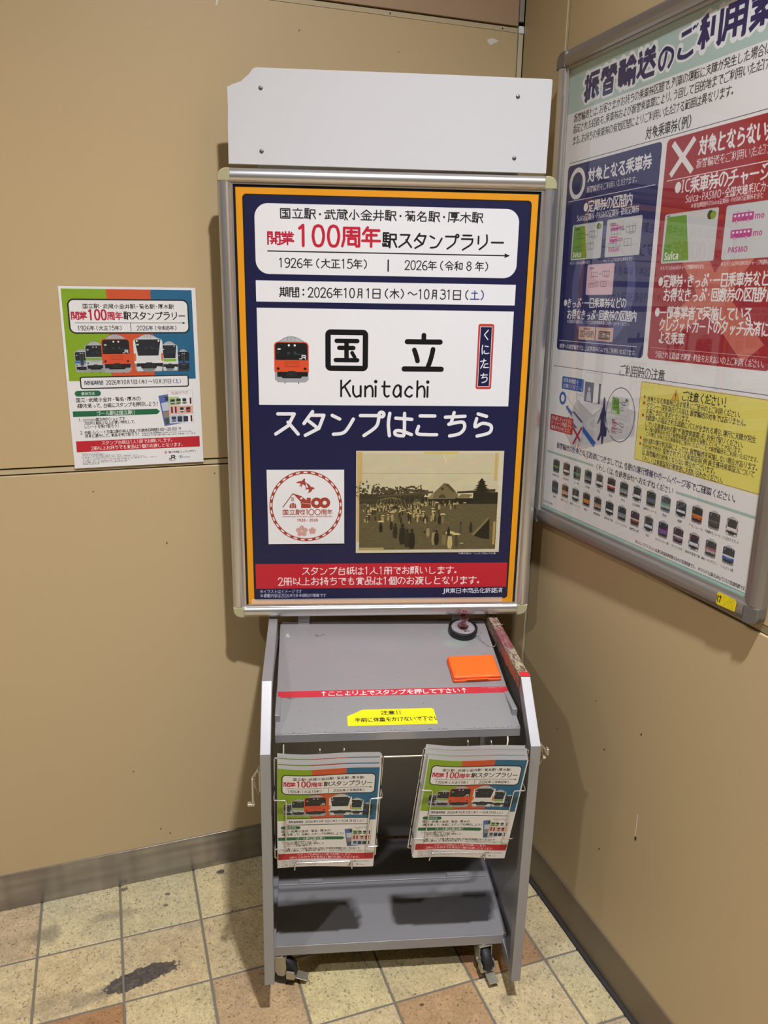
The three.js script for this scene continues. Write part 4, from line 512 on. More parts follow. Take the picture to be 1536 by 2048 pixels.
// ---------- the room
const wallLeft = structure('wall_left'), wallRight = structure('wall_right');
{
  const L = part(wallLeft), LX = -9.6, span = -LX, mid = LX / 2;
  L('backing', box(span + 0.2, CEILING + 0.1, 0.1, mid, CEILING / 2, -0.062), M.gap);
  const panel = (x0, x1, y0, y1, m) => L('panel', rbox(x1 - x0, y1 - y0, 0.012, 0.0018, (x0 + x1) / 2, (y0 + y1) / 2, -0.006), m);
  const ends = [-0.0165, -2.417, -4.817, -7.217, LX];
  for (let k = 0; k < 4; k++) {
    const [b, a] = [ends[k] - (k ? 0.004 : 0), ends[k + 1]];
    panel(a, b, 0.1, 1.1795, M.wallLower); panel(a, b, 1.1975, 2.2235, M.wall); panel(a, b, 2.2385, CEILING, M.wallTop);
    L('batten', box(b - a, 0.0115, 0.006, (a + b) / 2, 1.1885, -0.007), M.batten); L('batten', box(b - a, 0.0105, 0.006, (a + b) / 2, 2.2305, -0.007), M.batten);
  }
  L('corner_strip', box(0.0125, 2.12, 0.01, -0.0078, 1.165, -0.006), M.strip); L('corner_strip', box(0.0125, 0.5, 0.01, -0.0078, 2.5, -0.007), M.stripGrey); L('corner_cap', rbox(0.0145, 0.017, 0.012, 0.002, -0.0074, 2.2315, -0.005), M.whiteCut);
  for (const x of [-0.058, -0.35, -0.9]) L('batten_screw', cyl(0.0016, 0.0016, 0.002, 10).rotateX(Math.PI / 2).translate(x, 2.2305, -0.0035), M.speck);
  const fleck = (pts, m, name) => L(name, new THREE.ExtrudeGeometry(new THREE.Shape(pts.map(([a, b]) => new THREE.Vector2(a, b))), { depth: 0.0003, bevelEnabled: false }), m);
  fleck([[-0.1, 2.201], [-0.085, 2.206], [-0.068, 2.201], [-0.078, 2.196], [-0.09, 2.19], [-0.098, 2.195]], M.chip, 'paint_chip');
  fleck([[-0.757, 2.226], [-0.745, 2.226], [-0.747, 2.212], [-0.75, 2.2], [-0.754, 2.2], [-0.752, 2.212]], M.chip, 'paint_chip');
  for (const [x, y, s] of [[-0.927, 0.985, 0.004], [-0.57, 2.17, 0.0025], [-0.33, 2.15, 0.002], [-1.09, 1.13, 0.003], [-0.8, 1.158, 0.003], [-1.05, 0.35, 0.003], [-0.99, 0.155, 0.0035], [-0.966, 0.135, 0.004]]) fleck([[x, y], [x + s * 0.4, y + s], [x + s, y + s * 0.7], [x + s * 0.7, y - s * 0.6]], M.speck, 'scuff');
  const R = part(wallRight);
  R('backing', box(0.1, CEILING + 0.1, 5.2, 0.062, CEILING / 2, 2.5), M.gap);
  const rp = (z0, z1, y0, y1, m) => R('panel', rbox(0.012, y1 - y0, z1 - z0, 0.0018, 0.006, (y0 + y1) / 2, (z0 + z1) / 2), m);
  for (const [z0, z1] of [[0.0, 0.2], [0.2105, 1.4], [1.404, 2.6], [2.604, 3.8], [3.804, 5]]) { rp(z0, z1, 0.1, 1.0475, M.wallLower); rp(z0, z1, z0 === 0 ? 1.0475 : 1.0655, CEILING, M.wall); if (z0) R('batten', box(0.006, 0.0125, z1 - z0, 0.007, 1.0565, (z0 + z1) / 2), M.batten); }
  R('joint_strip', box(0.006, CEILING, 0.0055, 0.0045, CEILING / 2, 0.2035), M.strip);
  for (const [y, z, s] of [[0.69, 0.72, 0.005], [0.58, 0.6, 0.004], [0.44, 0.74, 0.008], [0.68, 0.55, 0.003], [0.52, 0.4, 0.003], [0.32, 0.62, 0.004]]) R('scuff', new THREE.ExtrudeGeometry(new THREE.Shape([[0, 0], [s * 0.5, s], [s, s * 0.5], [s * 0.6, -s * 0.7]].map(([a, b]) => new THREE.Vector2(a, b))), { depth: 0.0003, bevelEnabled: false }).rotateY(-Math.PI / 2).translate(0, y, z), M.speck);
  R('scratch', box(0.0006, 0.055, 0.0012, -0.0002, 0.475, 0.742), M.chip);
  const bl = structure('baseboard_left'), br = structure('baseboard_right');
  for (const [a, b] of [[-9.6, -2.4], [-2.398, -0.004]]) part(bl)('baseboard_plate', rbox(b - a, 0.108, 0.004, 0.0008, (a + b) / 2, 0.0545, 0.002), M.steel);
  for (const [a, b] of [[0.004, 2.2], [2.202, 5]]) part(br)('baseboard_plate', rbox(0.004, 0.115, b - a, 0.0008, -0.002, 0.0585, (a + b) / 2), M.steelShaded);
  const tr = structure('trim_1'); part(tr)('sealant_bead', wire(Array.from({ length: 40 }, (_, i) => [-0.0075 + 0.0012 * Math.sin(i * 2.3), 0.001, 0.01 + i * 0.127]), 0.0075, 6, 0.01), M.seal);
  structure('ceiling'); const cg = scene.children[scene.children.length - 1]; part(cg)('ceiling_slab', box(9.9, 0.12, 5.3, -4.8, CEILING + 0.06, 2.5), M.ceiling);
  const wb = structure('wall_back'); part(wb)('panel', box(9.9, CEILING + 0.1, 0.12, -4.8, CEILING / 2, 5.06), M.farWall);
  const wf = structure('wall_far'); part(wf)('panel', box(0.12, CEILING + 0.1, 5.3, -9.66, CEILING / 2, 2.5), M.farWall);
}
// floor: every tile near the camera is a piece of its own, with its stretch of one print of grain, wear and stains
{
  const floor = structure('floor'), F = part(floor), T = 0.2, X0 = -0.1075 - 7 * T, Z0 = 0.1946 - T, W = 2.6, D = 2.6, N = 2048;
  F('screed', box(9.9, 0.1, 5.3, -4.8, -0.0525, 2.5), M.grout);
  const r = rngOf(21), special = { '0,0': [196, 172, 132], '1,2': [168, 128, 88], '5,3': [184, 150, 108], '6,2': [178, 138, 96], '0,2': [190, 168, 128], '4,1': [196, 176, 132], '2,1': [196, 176, 134], '3,1': [198, 178, 134], '7,0': [200, 182, 138] };
  const tone = (i, j) => { const s = special[`${i},${j}`]; const q = rngOf(i * 97 + j * 1013 + 5); const k = q(); return s ?? (k < 0.16 ? [186, 158, 118] : k < 0.3 ? [194, 172, 134] : [201 + q() * 6, 184 + q() * 6, 138 + q() * 6]); };
  const tones = {}; const XT = -W, ZT = 0;
  const stains = [[-1.075, 0.335, 0.085, 0.028, -0.2, 0.78], [-1.16, 0.352, 0.11, 0.026, -0.16, 0.4], [-1.28, 0.35, 0.1, 0.035, -0.1, 0.18], [-0.835, 0.033, 0.01, 0.007, 0, 0.8], [-0.985, 0.075, 0.008, 0.005, 0.3, 0.6], [-0.993, 0.115, 0.006, 0.005, 0, 0.55], [-1.29, 0.13, 0.05, 0.04, 0.2, 0.22], [-1.115, 0.11, 0.07, 0.02, 0.1, 0.2], [-1.1, 0.02, 0.012, 0.006, 0, 0.6], [-0.45, 0.62, 0.006, 0.004, 0, 0.6], [-0.255, 0.67, 0.02, 0.016, 0, 0.14]];
  const floorMap = dataTexture(N, N, (i, j) => {
    const x = XT + (i / N) * W, z = ZT + (j / N) * D, ti = Math.floor((x - X0) / T), tj = Math.floor((z - Z0) / T), key = ti + '_' + tj;
    const t = (tones[key] ??= tone(ti - 1 + 1, tj)), u = i / N, v = j / N;
    const fine = nC((u * 3.1) % 1, (v * 3.1) % 1), grain = nC((u * 8.3) % 1, (v * 8.3) % 1), blot = nA((u * 2.2) % 1, (v * 2.2) % 1), mid = nB((u * 2.7) % 1, (v * 2.7) % 1), spk = nC((u * 5.7 + 0.31) % 1, (v * 5.7 + 0.17) % 1);
    let k = 1 + 0.16 * (grain - 0.5) + 0.1 * (fine - 0.5) + 0.1 * (mid - 0.5), warm = (blot - 0.5) * 14;
    if (spk > 0.83) k *= 0.86 - (spk - 0.83) * 1.9;
    let s = 0;
    for (const [sx, sz, a, b, rot, dep] of stains) { const dx = x - sx, dz = z - sz, c = Math.cos(rot), n = Math.sin(rot), e = ((dx * c + dz * n) / a) ** 2 + ((-dx * n + dz * c) / b) ** 2 + 0.7 * (mid - 0.5) + 0.5 * (fine - 0.5); if (e < 1) s = Math.max(s, dep * (0.75 + 0.5 * fine) * (dep > 0.5 ? 1 : 1 - e)); }
    s = Math.min(s, 0.82); k *= 1 - s * 0.78;
    const g = s * 40;
    return [Math.max(0, Math.min(255, t[0] * k + warm + g * 0.2)), Math.max(0, Math.min(255, t[1] * k + warm * 0.4 + g * 0.2)), Math.max(0, Math.min(255, t[2] * k - warm * 0.3 + g * 0.5))];
  }, true);
  floorMap.wrapS = floorMap.wrapT = THREE.ClampToEdgeWrapping;
  const bump = dataTexture(256, 256, (i, j) => { const k = 255 * (0.6 * nC(i / 256, j / 256) + 0.4 * nB(i / 256, j / 256)); return [k, k, k]; });
  const tileMat = std({ map: floorMap, color: '#e4e4e4', roughness: 0.55, bumpMap: bump, bumpScale: 0.0006 }), farTile = std({ color: '#c3b085', roughness: 0.55 });
  const tileGeo = (x0, x1, z0, z1) => {                              // bevelled top and four sides, uv from its place on the floor
    const c = 0.0016, h = -0.006, P = [[x0, z0], [x1, z0], [x1, z1], [x0, z1]], Q = [[x0 + c, z0 + c], [x1 - c, z0 + c], [x1 - c, z1 - c], [x0 + c, z1 - c]], pos = [], uv = [];
    const quad = (...q) => { for (const k of [0, 2, 1, 0, 3, 2]) { pos.push(...q[k]); uv.push((q[k][0] - XT) / W, (q[k][2] - ZT) / D); } };
    quad(...Q.map(([x, z]) => [x, 0, z]));
    for (let k = 0; k < 4; k++) { const n = (k + 1) % 4; quad([Q[n][0], 0, Q[n][1]], [Q[k][0], 0, Q[k][1]], [P[k][0], -c, P[k][1]], [P[n][0], -c, P[n][1]]); quad([P[n][0], -c, P[n][1]], [P[k][0], -c, P[k][1]], [P[k][0], h, P[k][1]], [P[n][0], h, P[n][1]]); }
    const g = new THREE.BufferGeometry(); g.setAttribute('position', new THREE.Float32BufferAttribute(pos, 3)); g.setAttribute('uv', new THREE.Float32BufferAttribute(uv, 2)); g.computeVertexNormals(); return g;
  };
  const G = 0.0028, far = [];
  for (let i = -42; i < 9; i++) for (let j = 0; j < 25; j++) {
    const x0 = Math.max(-9.6, X0 + i * T + G), x1 = Math.min(-0.001, X0 + (i + 1) * T - G), z0 = Math.max(0.001, Z0 + j * T + G), z1 = Math.min(5, Z0 + (j + 1) * T - G);
    if (x1 - x0 < 0.01 || z1 - z0 < 0.01) continue;
    if (i >= -2 && j <= 8) F('tile', tileGeo(x0, x1, z0, z1), tileMat); else far.push(tileGeo(x0, x1, z0, z1));
  }
  const rest = F('distant_tiles', mergeGeometries(far), farTile); rest.userData.kind = 'stuff';
}
// ceiling lamps: a ring, a glowing disc and a light of the same size just below it
LAMPS.forEach((l, i) => {
  const t = thing('ceiling_lamp', ['round recessed ceiling lamp above the wheeled stamp counter', 'round recessed ceiling lamp over the floor left of the small poster', 'round ceiling lamp further along the left wall', 'round ceiling lamp at the far end of the passage', 'round ceiling lamp near the back wall'][i] ?? 'round recessed ceiling lamp in the passage', 'lamp', l.x, CEILING, l.z);
  const P = part(t);
  P('lamp_ring', new THREE.LatheGeometry([[0.062, 0], [0.064, -0.004], [0.082, -0.006], [0.088, -0.003], [0.088, 0.0]].map(([a, b]) => new THREE.Vector2(a, b)), 32), M.lampRing);
  P('lamp_diffuser', cyl(0.06, 0.06, 0.003, 32).translate(0, -0.0018, 0), M.lampGlow);
  const s = new THREE.SpotLight('#f4f5ff', l.power, 0, l.angle ?? 1.45, l.soft ?? 0.6, 2); s.position.set(0, -0.008, 0); s.target.position.set(l.tx ?? 0, -1, l.tz ?? 0); s.castShadow = true; s.shadow.radius = 3; s.name = 'lamp_light'; t.add(s, s.target);
});

// ---------- the wheeled stamp counter (its own axes: x across, z towards the viewer)
const cart = thing('stamp_counter', 'grey steel wheeled counter with a sloping top and open lower shelf', 'counter', -0.519, 0, 0.6189);
cart.rotation.set(0, -0.2407, -0.0078);
const slope = (z) => 0.697 + (z + 0.064) * (0.7794 - 0.697) / (-0.47 + 0.064), TILT = Math.atan2(0.7794 - 0.697, 0.47 - 0.064);
{
  const C = part(cart), Wd = 0.2945, B = -0.47;
  const inset = (pts, d) => { const n = pts.length, c = pts.reduce((a, p) => [a[0] + p[0] / n, a[1] + p[1] / n], [0, 0]), ln = pts.map((p, i) => { const q = pts[(i + 1) % n]; let nx = -(q[1] - p[1]), ny = q[0] - p[0]; const l = Math.hypot(nx, ny); nx /= l; ny /= l; if ((c[0] - p[0]) * nx + (c[1] - p[1]) * ny < 0) { nx = -nx; ny = -ny; } return [nx, ny, nx * p[0] + ny * p[1] + d]; }); return pts.map((_, i) => { const [a, b, e] = ln[(i + n - 1) % n], [f, g, h] = ln[i], D = a * g - b * f; return [(e * g - b * h) / D, (a * h - e * f) / D]; }); };
  for (const s of [-1, 1]) {
    const hb = s < 0 ? 0.1008 : 0.0692, k1 = s < 0 ? [-0.1057, 0.7997] : [-0.111, 0.7929], prof = [[0, hb], [0, 0.689], k1, [B, 0.7957], [B, hb]];
    const p = C('side_panel', merge(slab(prof, 0.022, 0.0012, [inset(prof, 0.028)]).translate(s * (Wd - 0.011), 0, 0), slab(inset(prof, 0.002), 0.0016, 0).translate(s * (Wd - 0.0012), 0, 0), slab(inset(prof, 0.06).map(([a, b]) => [a, b]), 0.0012, 0).translate(s * (Wd - 0.004), 0, 0)), M.paint);
    for (const [y, z] of s < 0 ? [[0.6, -0.02]] : [[0.64, -0.02]]) {   // toggle latch on the outer face
      const l = part(p)('toggle_latch', merge(rbox(0.004, 0.05, 0.022, 0.001, s * (Wd + 0.002), y + 0.02, z), wire([[s * (Wd + 0.004), y + 0.045, z - 0.006], [s * (Wd + 0.011), y + 0.03, z - 0.006], [s * (Wd + 0.014), y, z - 0.006], [s * (Wd + 0.004), y - 0.02, z - 0.004]], 0.0017), wire([[s * (Wd + 0.004), y + 0.045, z + 0.006], [s * (Wd + 0.013), y + 0.034, z + 0.006], [s * (Wd + 0.018), y + 0.022, z + 0.006]], 0.002), s < 0 ? rbox(0.005, 0.062, 0.012, 0.002, -(Wd + 0.017), y - 0.005, z + 0.004) : rbox(0.006, 0.016, 0.012, 0.0025, Wd + 0.02, y + 0.026, z + 0.004), s < 0 ? rbox(0.016, 0.006, 0.012, 0.002, -(Wd + 0.021), y - 0.038, z + 0.004) : rbox(0.008, 0.006, 0.01, 0.002, Wd + 0.014, y + 0.012, z + 0.004)), M.zinc);
      l.userData.label = 'chrome toggle latch';
    }
  }
  // the top: a folded sheet with front lip and side returns, marked by pad ink and wear
  const topMap = sheetCanvas(532, 415, 2.4, (x) => {
    const r = rngOf(31); fillRect(x, '#9f9c99', -2, -2, 540, 420);
    for (let i = 0; i < 260; i++) { const a = r() * 532, b = r() * 290; disc(x, `rgba(${172 + r() * 20},${140 + r() * 20},${146 + r() * 16},0.05)`, a, b, 12 + r() * 44, 8 + r() * 26); }
    for (const [a, b, w, h] of [[456, 60, 46, 34], [440, 110, 40, 20]]) for (let i = 0; i < 14; i++) disc(x, 'rgba(176,184,180,0.05)', a, b, w * (0.5 + r() * 0.6), h * (0.5 + r() * 0.6));
    for (let i = 0; i < 320; i++) { const a = r() * 532, b = r() * 415, l = 2 + r() * 14, t = r() * 3.1; lineTo(x, r() < 0.5 ? 'rgba(200,198,196,0.3)' : 'rgba(110,108,106,0.25)', 0.4, [a, b], [a + l * Math.cos(t), b + l * Math.sin(t)]); }
    for (let i = 0; i < 120; i++) disc(x, 'rgba(90,86,84,0.5)', r() * 532, r() * 415, 0.5 + r() * 0.9);
    for (const [a, b, w] of [[96, 66, 9], [110, 62, 5], [32, 300, 9], [330, 330, 3]]) { disc(x, 'rgba(96,92,90,0.55)', a, b, w, w * 0.5); disc(x, 'rgba(205,202,198,0.7)', a + 3, b - 1, w * 0.4, w * 0.25); }
    for (let i = 0; i < 40; i++) disc(x, 'rgba(216,214,210,0.7)', 8 + r() * 60 * (i % 2 ? 1 : 0.2), 4 + r() * 3, 2 + r() * 5, 0.8);
    for (const [a, b] of [[20, 60], [22, 68], [18, 64]]) disc(x, '#cfcdc8', a, b, 3, 4.5); for (let i = 0; i < 26; i++) disc(x, 'rgba(178,78,96,0.3)', 500 + r() * 26, 150 + r() * 40, 1 + r() * 2.4, 0.8);
    for (let i = 0; i < 30; i++) disc(x, 'rgba(60,58,56,0.7)', r() * 532, 411 + r() * 3, 1 + r() * 2.5, 0.7);
  });
  const len = Math.hypot(0.406, 0.0824), top = new THREE.BoxGeometry(0.532, 0.0025, len), uv = top.attributes.uv, ps = top.attributes.position;
  for (let i = 0; i < uv.count; i++) uv.setXY(i, (ps.getX(i) + 0.266) / 0.532, 0.5 - ps.getZ(i) / len);
  top.rotateX(TILT).translate(0, 0.7382 - 0.00125, -0.267);
  C('counter_top', top, std({ map: topMap, color: '#dcdcdc', roughness: 0.45, metalness: 0.15 }));
  C('counter_lip', rbox(0.532, 0.0198, 0.003, 0.001, 0, 0.6862, -0.0635), M.paint); C('counter_back_rail', rbox(0.54, 0.05, 0.004, 0.001, 0, 0.752, -0.468), M.paintDark);
  for (const s of [-1, 1]) C('counter_bracket', rbox(0.012, 0.03, 0.36, 0.002, s * 0.262, 0.706, -0.28, 1).rotateX(0), M.paintDark);
  C('back_panel', box(0.545, 0.62, 0.0016, 0, 0.43, -0.46), M.paintDark);
  C('shelf', merge(box(0.548, 0.0016, 0.36, 0, 0.111, -0.277), rbox(0.548, 0.0263, 0.003, 0.0008, 0, 0.0987, -0.0957), box(0.548, 0.02, 0.0016, 0, 0.101, -0.457)), M.paint);
  for (const x of [-0.19, 0.2]) C('shelf_slot', box(0.06, 0.008, 0.012, x, 0.1145, -0.3), M.paintDark);
  C('shelf_stop', rbox(0.548, 0.004, 0.003, 0.001, 0, 0.1138, -0.293), M.paint);
  for (const s of [-1, 1]) C('shelf_cleat', rbox(0.012, 0.025, 0.36, 0.002, s * 0.279, 0.098, -0.28), M.paintDark);
  // casters
  const casters = [[-0.27, -0.112, Math.PI / 2 - 0.25], [0.228, -0.115, 0.2], [-0.235, -0.42, 0.5], [0.235, -0.42, 0.1]];
  for (const [x, z, turn] of casters) {
    const g = new THREE.Group(), n = cart.children.filter((c) => c.name.startsWith('caster')).length; g.name = n ? `caster_00${n}` : 'caster'; cart.add(g); g.position.set(x, x * 0.0078, z); g.rotation.y = turn;
    const K = part(g), R = 0.0375, tyre = new THREE.LatheGeometry([[0.012, -0.011], [0.03, -0.012], [0.0355, -0.0095], [R, -0.004], [R, 0.004], [0.0355, 0.0095], [0.03, 0.012], [0.012, 0.011]].map(([a, b]) => new THREE.Vector2(a, b)), 36).rotateZ(Math.PI / 2).translate(0, R, 0.012);
    K('wheel', tyre, M.rubber); K('wheel_hub', merge(cyl(0.012, 0.012, 0.026, 20).rotateZ(Math.PI / 2).translate(0, R, 0.012), cyl(0.005, 0.005, 0.036, 12).rotateZ(Math.PI / 2).translate(0, R, 0.012)), M.zinc);
    const ear = (s) => slab([[-0.02, 0.08], [0.024, 0.08], [0.026, 0.052], [0.019, 0.03], [0.005, 0.03], [-0.008, 0.052]], 0.002, 0.0004).translate(s * 0.0155, 0, 0);
    K('fork', merge(ear(-1), ear(1), box(0.033, 0.002, 0.046, 0, 0.0805, 0.002), cyl(0.02, 0.02, 0.004, 24).translate(0, 0.0835, 0)), M.zinc);
    if (z > -0.2) K('brake_pedal', merge(rbox(0.024, 0.002, 0.03, 0.0009, 0.004, 0.026, 0.056).rotateX(0.12), rbox(0.004, 0.022, 0.02, 0.001, 0.017, 0.036, 0.036), rbox(0.004, 0.022, 0.02, 0.001, -0.017, 0.036, 0.036), box(0.036, 0.003, 0.008, 0, 0.03, 0.044)), M.zinc);
  }
}
// things on the counter keep the counter's axes
const onCart = (o, x, y, z, rx = 0, rz = 0) => { o.applyMatrix4(new THREE.Matrix4().multiplyMatrices((cart.updateMatrix(), cart.matrix), new THREE.Matrix4().compose(V(x, y, z), new THREE.Quaternion().setFromEuler(new THREE.Euler(rx, 0, rz)), V(1, 1, 1)))); return o; };
const onTop = (o, x, z, up = 0, spin = 0) => { const m = new THREE.Matrix4().compose(V(x, slope(z), z), new THREE.Quaternion().setFromEuler(new THREE.Euler(TILT, 0, 0)).multiply(new THREE.Quaternion().setFromAxisAngle(V(0, 1, 0), spin)), V(1, 1, 1)); m.multiply(new THREE.Matrix4().makeTranslation(0, up, 0)); o.applyMatrix4((cart.updateMatrix(), cart.matrix).clone().multiply(m)); return o; };
{ // red printed strip
  const t = sheetCanvas(532, 22, 3.2, (x) => { fillRect(x, '#c92a36', -1, -1, 540, 30); const r = rngOf(8); for (let i = 0; i < 60; i++) fillRect(x, `rgba(${170 + r() * 60},60,60,0.35)`, 430 + r() * 100, r() * 22, 1 + r() * 9, 0.4 + r()); write(x, '↑ここより上でスタンプを押して下さい↑', 95, 438, 11, 17, { lw: 0.12, color: '#f8ece4' }); for (let i = 0; i < 30; i++) fillRect(x, '#a9a39f', 470 + r() * 62, r() * 5, r() * 5, 0.8); });
  onTop(tag(mesh('red_label_strip', new THREE.PlaneGeometry(0.5305, 0.0215, 24, 1).rotateX(-Math.PI / 2), printed(t, 0.35)), 'long red strip with white lettering stuck across the grey counter top', 'label'), 0.001, -0.187, 0.0004);
}
{ // yellow notice, its corner cut away
  const pts = [[-98, -27], [99, -27], [96, 20], [91, 24], [-64, 24], [-80, 14], [-98, 4]], t = sheetCanvas(200, 56, 4, (x) => { fillRect(x, '#f0e60e', -1, -1, 204, 60); write(x, '注意‼', 77, 124, 16, 13.5, { lw: 0.12 }); write(x, '手前に体重をかけないで下さい', 18, 206, 37, 14, { lw: 0.115 }); const r = rngOf(4); for (let i = 0; i < 40; i++) disc(x, 'rgba(120,110,20,0.5)', 120 + r() * 70, 40 + r() * 12, 0.7 + r() * 1.2, 0.5); });
  const g = new THREE.ExtrudeGeometry(new THREE.Shape(pts.map(([a, b]) => new THREE.Vector2(a / 1000, b / 1000))), { depth: 0.0002, bevelEnabled: false }), uv = g.attributes.uv, p = g.attributes.position; for (let i = 0; i < uv.count; i++) uv.setXY(i, p.getX(i) / 0.2 + 0.5, p.getY(i) / 0.056 + 0.5);
  onTop(tag(mesh('yellow_label', g.rotateX(-Math.PI / 2), printed(t, 0.4)), 'yellow caution label with black writing near the front edge of the grey counter', 'label'), -0.0125, -0.1075, 0.0003);
}
{ // ink pad
  const pad = onTop(thing('ink_pad', 'flat orange plastic ink pad case lying on the grey counter', 'ink pad'), 0.199, -0.256, 0, 0.035); const P = part(pad);
  P('pad_base', rbox(0.116, 0.008, 0.084, 0.0035, 0, 0.004, 0, 3), M.orangeDark); P('pad_lid', merge(rbox(0.113, 0.008, 0.081, 0.0035, 0, 0.0118, 0, 3), rbox(0.105, 0.002, 0.073, 0.0009, 0, 0.0158, 0)), M.orange); P('pad_catch', rbox(0.052, 0.0035, 0.003, 0.001, 0, 0.009, 0.0424), M.orange);
}
{ // rubber stamp with a clear knob
  const st = onTop(thing('rubber_stamp', 'round black rubber stamp with a clear pinkish ball knob', 'stamp'), 0.2, -0.408, 0, 0.1); const P = part(st);
  P('stamp_ring', new THREE.LatheGeometry([[0.0, 0.0005], [0.036, 0.0005], [0.0372, 0.002], [0.0372, 0.0165], [0.0355, 0.018], [0.0315, 0.018], [0.0305, 0.0165], [0.0302, 0.0135]].map(([a, b]) => new THREE.Vector2(a, b)), 48), M.black);
  const t = sheetCanvas(62, 62, 6, (x) => { fillRect(x, '#e9e2e3', 0, 0, 62, 62); disc(x, null, 31, 31, 29.5, 29.5, '#b9acb0', 0.7); disc(x, null, 31, 31, 26.5, 26.5, '#c6b9bd', 0.5); const r = rngOf(6); for (let i = 0; i < 60; i++) { const a = r() * 6.28, d = 8 + r() * 12; disc(x, `rgba(60,52,56,${0.2 + r() * 0.5})`, 31 + d * Math.cos(a), 25 + d * 0.55 * Math.sin(a), 0.6 + r() * 1.6, 0.5 + r()); } write(x, '国立', 29, 45, 47, 8, { lw: 0.16, color: '#1c1a1c' }); });
  const face = new THREE.CircleGeometry(0.0305, 40).rotateX(-Math.PI / 2).translate(0, 0.0142, 0); P('stamp_face', face, printed(t, 0.3));
  P('stamp_window', cyl(0.0302, 0.0302, 0.0016, 40).translate(0, 0.0158, 0), phys({ color: '#ffffff', transmission: 1, roughness: 0.05, thickness: 0.0016, ior: 1.45 }));
  P('stamp_knob', new THREE.LatheGeometry([[0.0, 0.017], [0.0125, 0.017], [0.013, 0.019], [0.008, 0.0235], [0.0058, 0.029], [0.0058, 0.034], [0.0075, 0.0375], [0.0108, 0.0415], [0.0127, 0.047], [0.0132, 0.052], [0.0122, 0.058], [0.0092, 0.0625], [0.005, 0.065], [0, 0.0658]].map(([a, b]) => new THREE.Vector2(a, b)), 32), M.ball);
}
{ // ball chain from the stamp over the rail
  const pts = [[0.226, 0.012, -0.39], [0.235, 0.0085, -0.378], [0.249, 0.0015, -0.357], [0.262, 0.0015, -0.345], [0.271, 0.004, -0.345], [0.2735, 0.03, -0.36], [0.275, 0.034, -0.372], [0.2835, 0.0345, -0.38], [0.2965, 0.0345, -0.384]].map(([x, up, z]) => V(x, (x > 0.27 ? (up > 0.02 ? 0.7975 - 0.0345 + up : slope(z) + up) : slope(z) + up), z));
  const loop = [[0.262, 0.0015, -0.345], [0.25, 0.0015, -0.352], [0.243, 0.0015, -0.365], [0.236, 0.0015, -0.372]].map(([x, up, z]) => V(x, slope(z) + up, z));
  const bead = new THREE.SphereGeometry(0.0013, 6, 5), gs = [];
  for (const c of [new THREE.CatmullRomCurve3(pts), new THREE.CatmullRomCurve3(loop)]) { const n = Math.round(c.getLength() / 0.0029); for (let i = 0; i <= n; i++) gs.push(bead.clone().translate(...c.getPointAt(i / n).toArray())); }
  onCart(tag(mesh('ball_chain', merge(...gs), M.chrome), 'fine silver ball chain running from the stamp over the counter rail', 'chain'), 0, 0, 0);
}
{ // worn tape over the right rail
  const t = sheetCanvas(380, 60, 3, (x) => { const r = rngOf(12); fillRect(x, '#7c6156', 0, 0, 380, 60);
    for (let i = 0; i < 900; i++) { const a = r() * 380, k = a / 380; const c = k < 0.25 ? [150, 132, 108] : k < 0.6 ? [128, 84, 82] : [150, 142, 112]; disc(x, `rgba(${c[0] + r() * 30},${c[1] + r() * 26},${c[2] + r() * 22},0.35)`, a, r() * 60, 2 + r() * 16, 0.8 + r() * 4); }
    for (let i = 0; i < 420; i++) disc(x, `rgba(${38 + r() * 36},${28 + r() * 24},${22 + r() * 20},0.5)`, r() * 380, r() * 60, 0.8 + r() * 9, 0.4 + r() * 1.6);
    for (let i = 0; i < 90; i++) disc(x, 'rgba(120,52,60,0.35)', 90 + r() * 130, r() * 40, 3 + r() * 12, 1 + r() * 3); fillRect(x, 'rgba(176,104,66,0.8)', 215, 44, 165, 16); for (let i = 0; i < 160; i++) disc(x, 'rgba(150,92,62,0.4)', 200 + r() * 180, 40 + r() * 20, 2 + r() * 8, 1 + r() * 3); });
  const A = -0.46, B = -0.114, y = 0.7958, xo = 0.2952, xi = 0.2718, cs = [[xo, y - 0.018], [xo, y - 0.001], [xo - 0.0012, y + 0.0006], [xi + 0.0014, y + 0.0006], [xi, y - 0.001], [xi, y - 0.03]], pos = [], uv = [], idx = [], n = 60, r = rngOf(9);
  let run = 0; const along = cs.map((c, i) => { if (i) run += Math.hypot(c[0] - cs[i - 1][0], c[1] - cs[i - 1][1]); return run; });
  for (let i = 0; i <= n; i++) { const z = A + (B - A) * i / n, yy = (0.7957 + (0.7929 - 0.7957) * (z + 0.47) / 0.359) - 0.7958; cs.forEach(([cx, cy], k) => { const w = (k === 0 || k === 5) ? (r() - 0.5) * 0.008 : (r() - 0.5) * 0.0007; pos.push(cx + (k > 3 ? -0.0003 : 0), cy + yy + w, z); uv.push(i / n, 1 - along[k] / run); }); if (i) for (let k = 0; k < 5; k++) { const a = (i - 1) * 6 + k, b = a + 1, c = i * 6 + k, d = c + 1; idx.push(a, b, c, b, d, c); } }
  const g = new THREE.BufferGeometry(); g.setAttribute('position', new THREE.Float32BufferAttribute(pos, 3)); g.setAttribute('uv', new THREE.Float32BufferAttribute(uv, 2)); g.setIndex(idx); g.computeVertexNormals();
  onCart(tag(mesh('worn_tape', g, std({ map: t, roughness: 0.7, side: THREE.DoubleSide })), 'dirty brown peeling tape wrapped along the right rail of the counter', 'tape'), 0, 0, 0);
  onCart(tag(mesh('red_tape_patch', rbox(0.0215, 0.0006, 0.02, 0.0002), M.red), 'small patch of red tape at the front end of the right counter rail', 'tape'), 0.2838, 0.7946, -0.122);
}
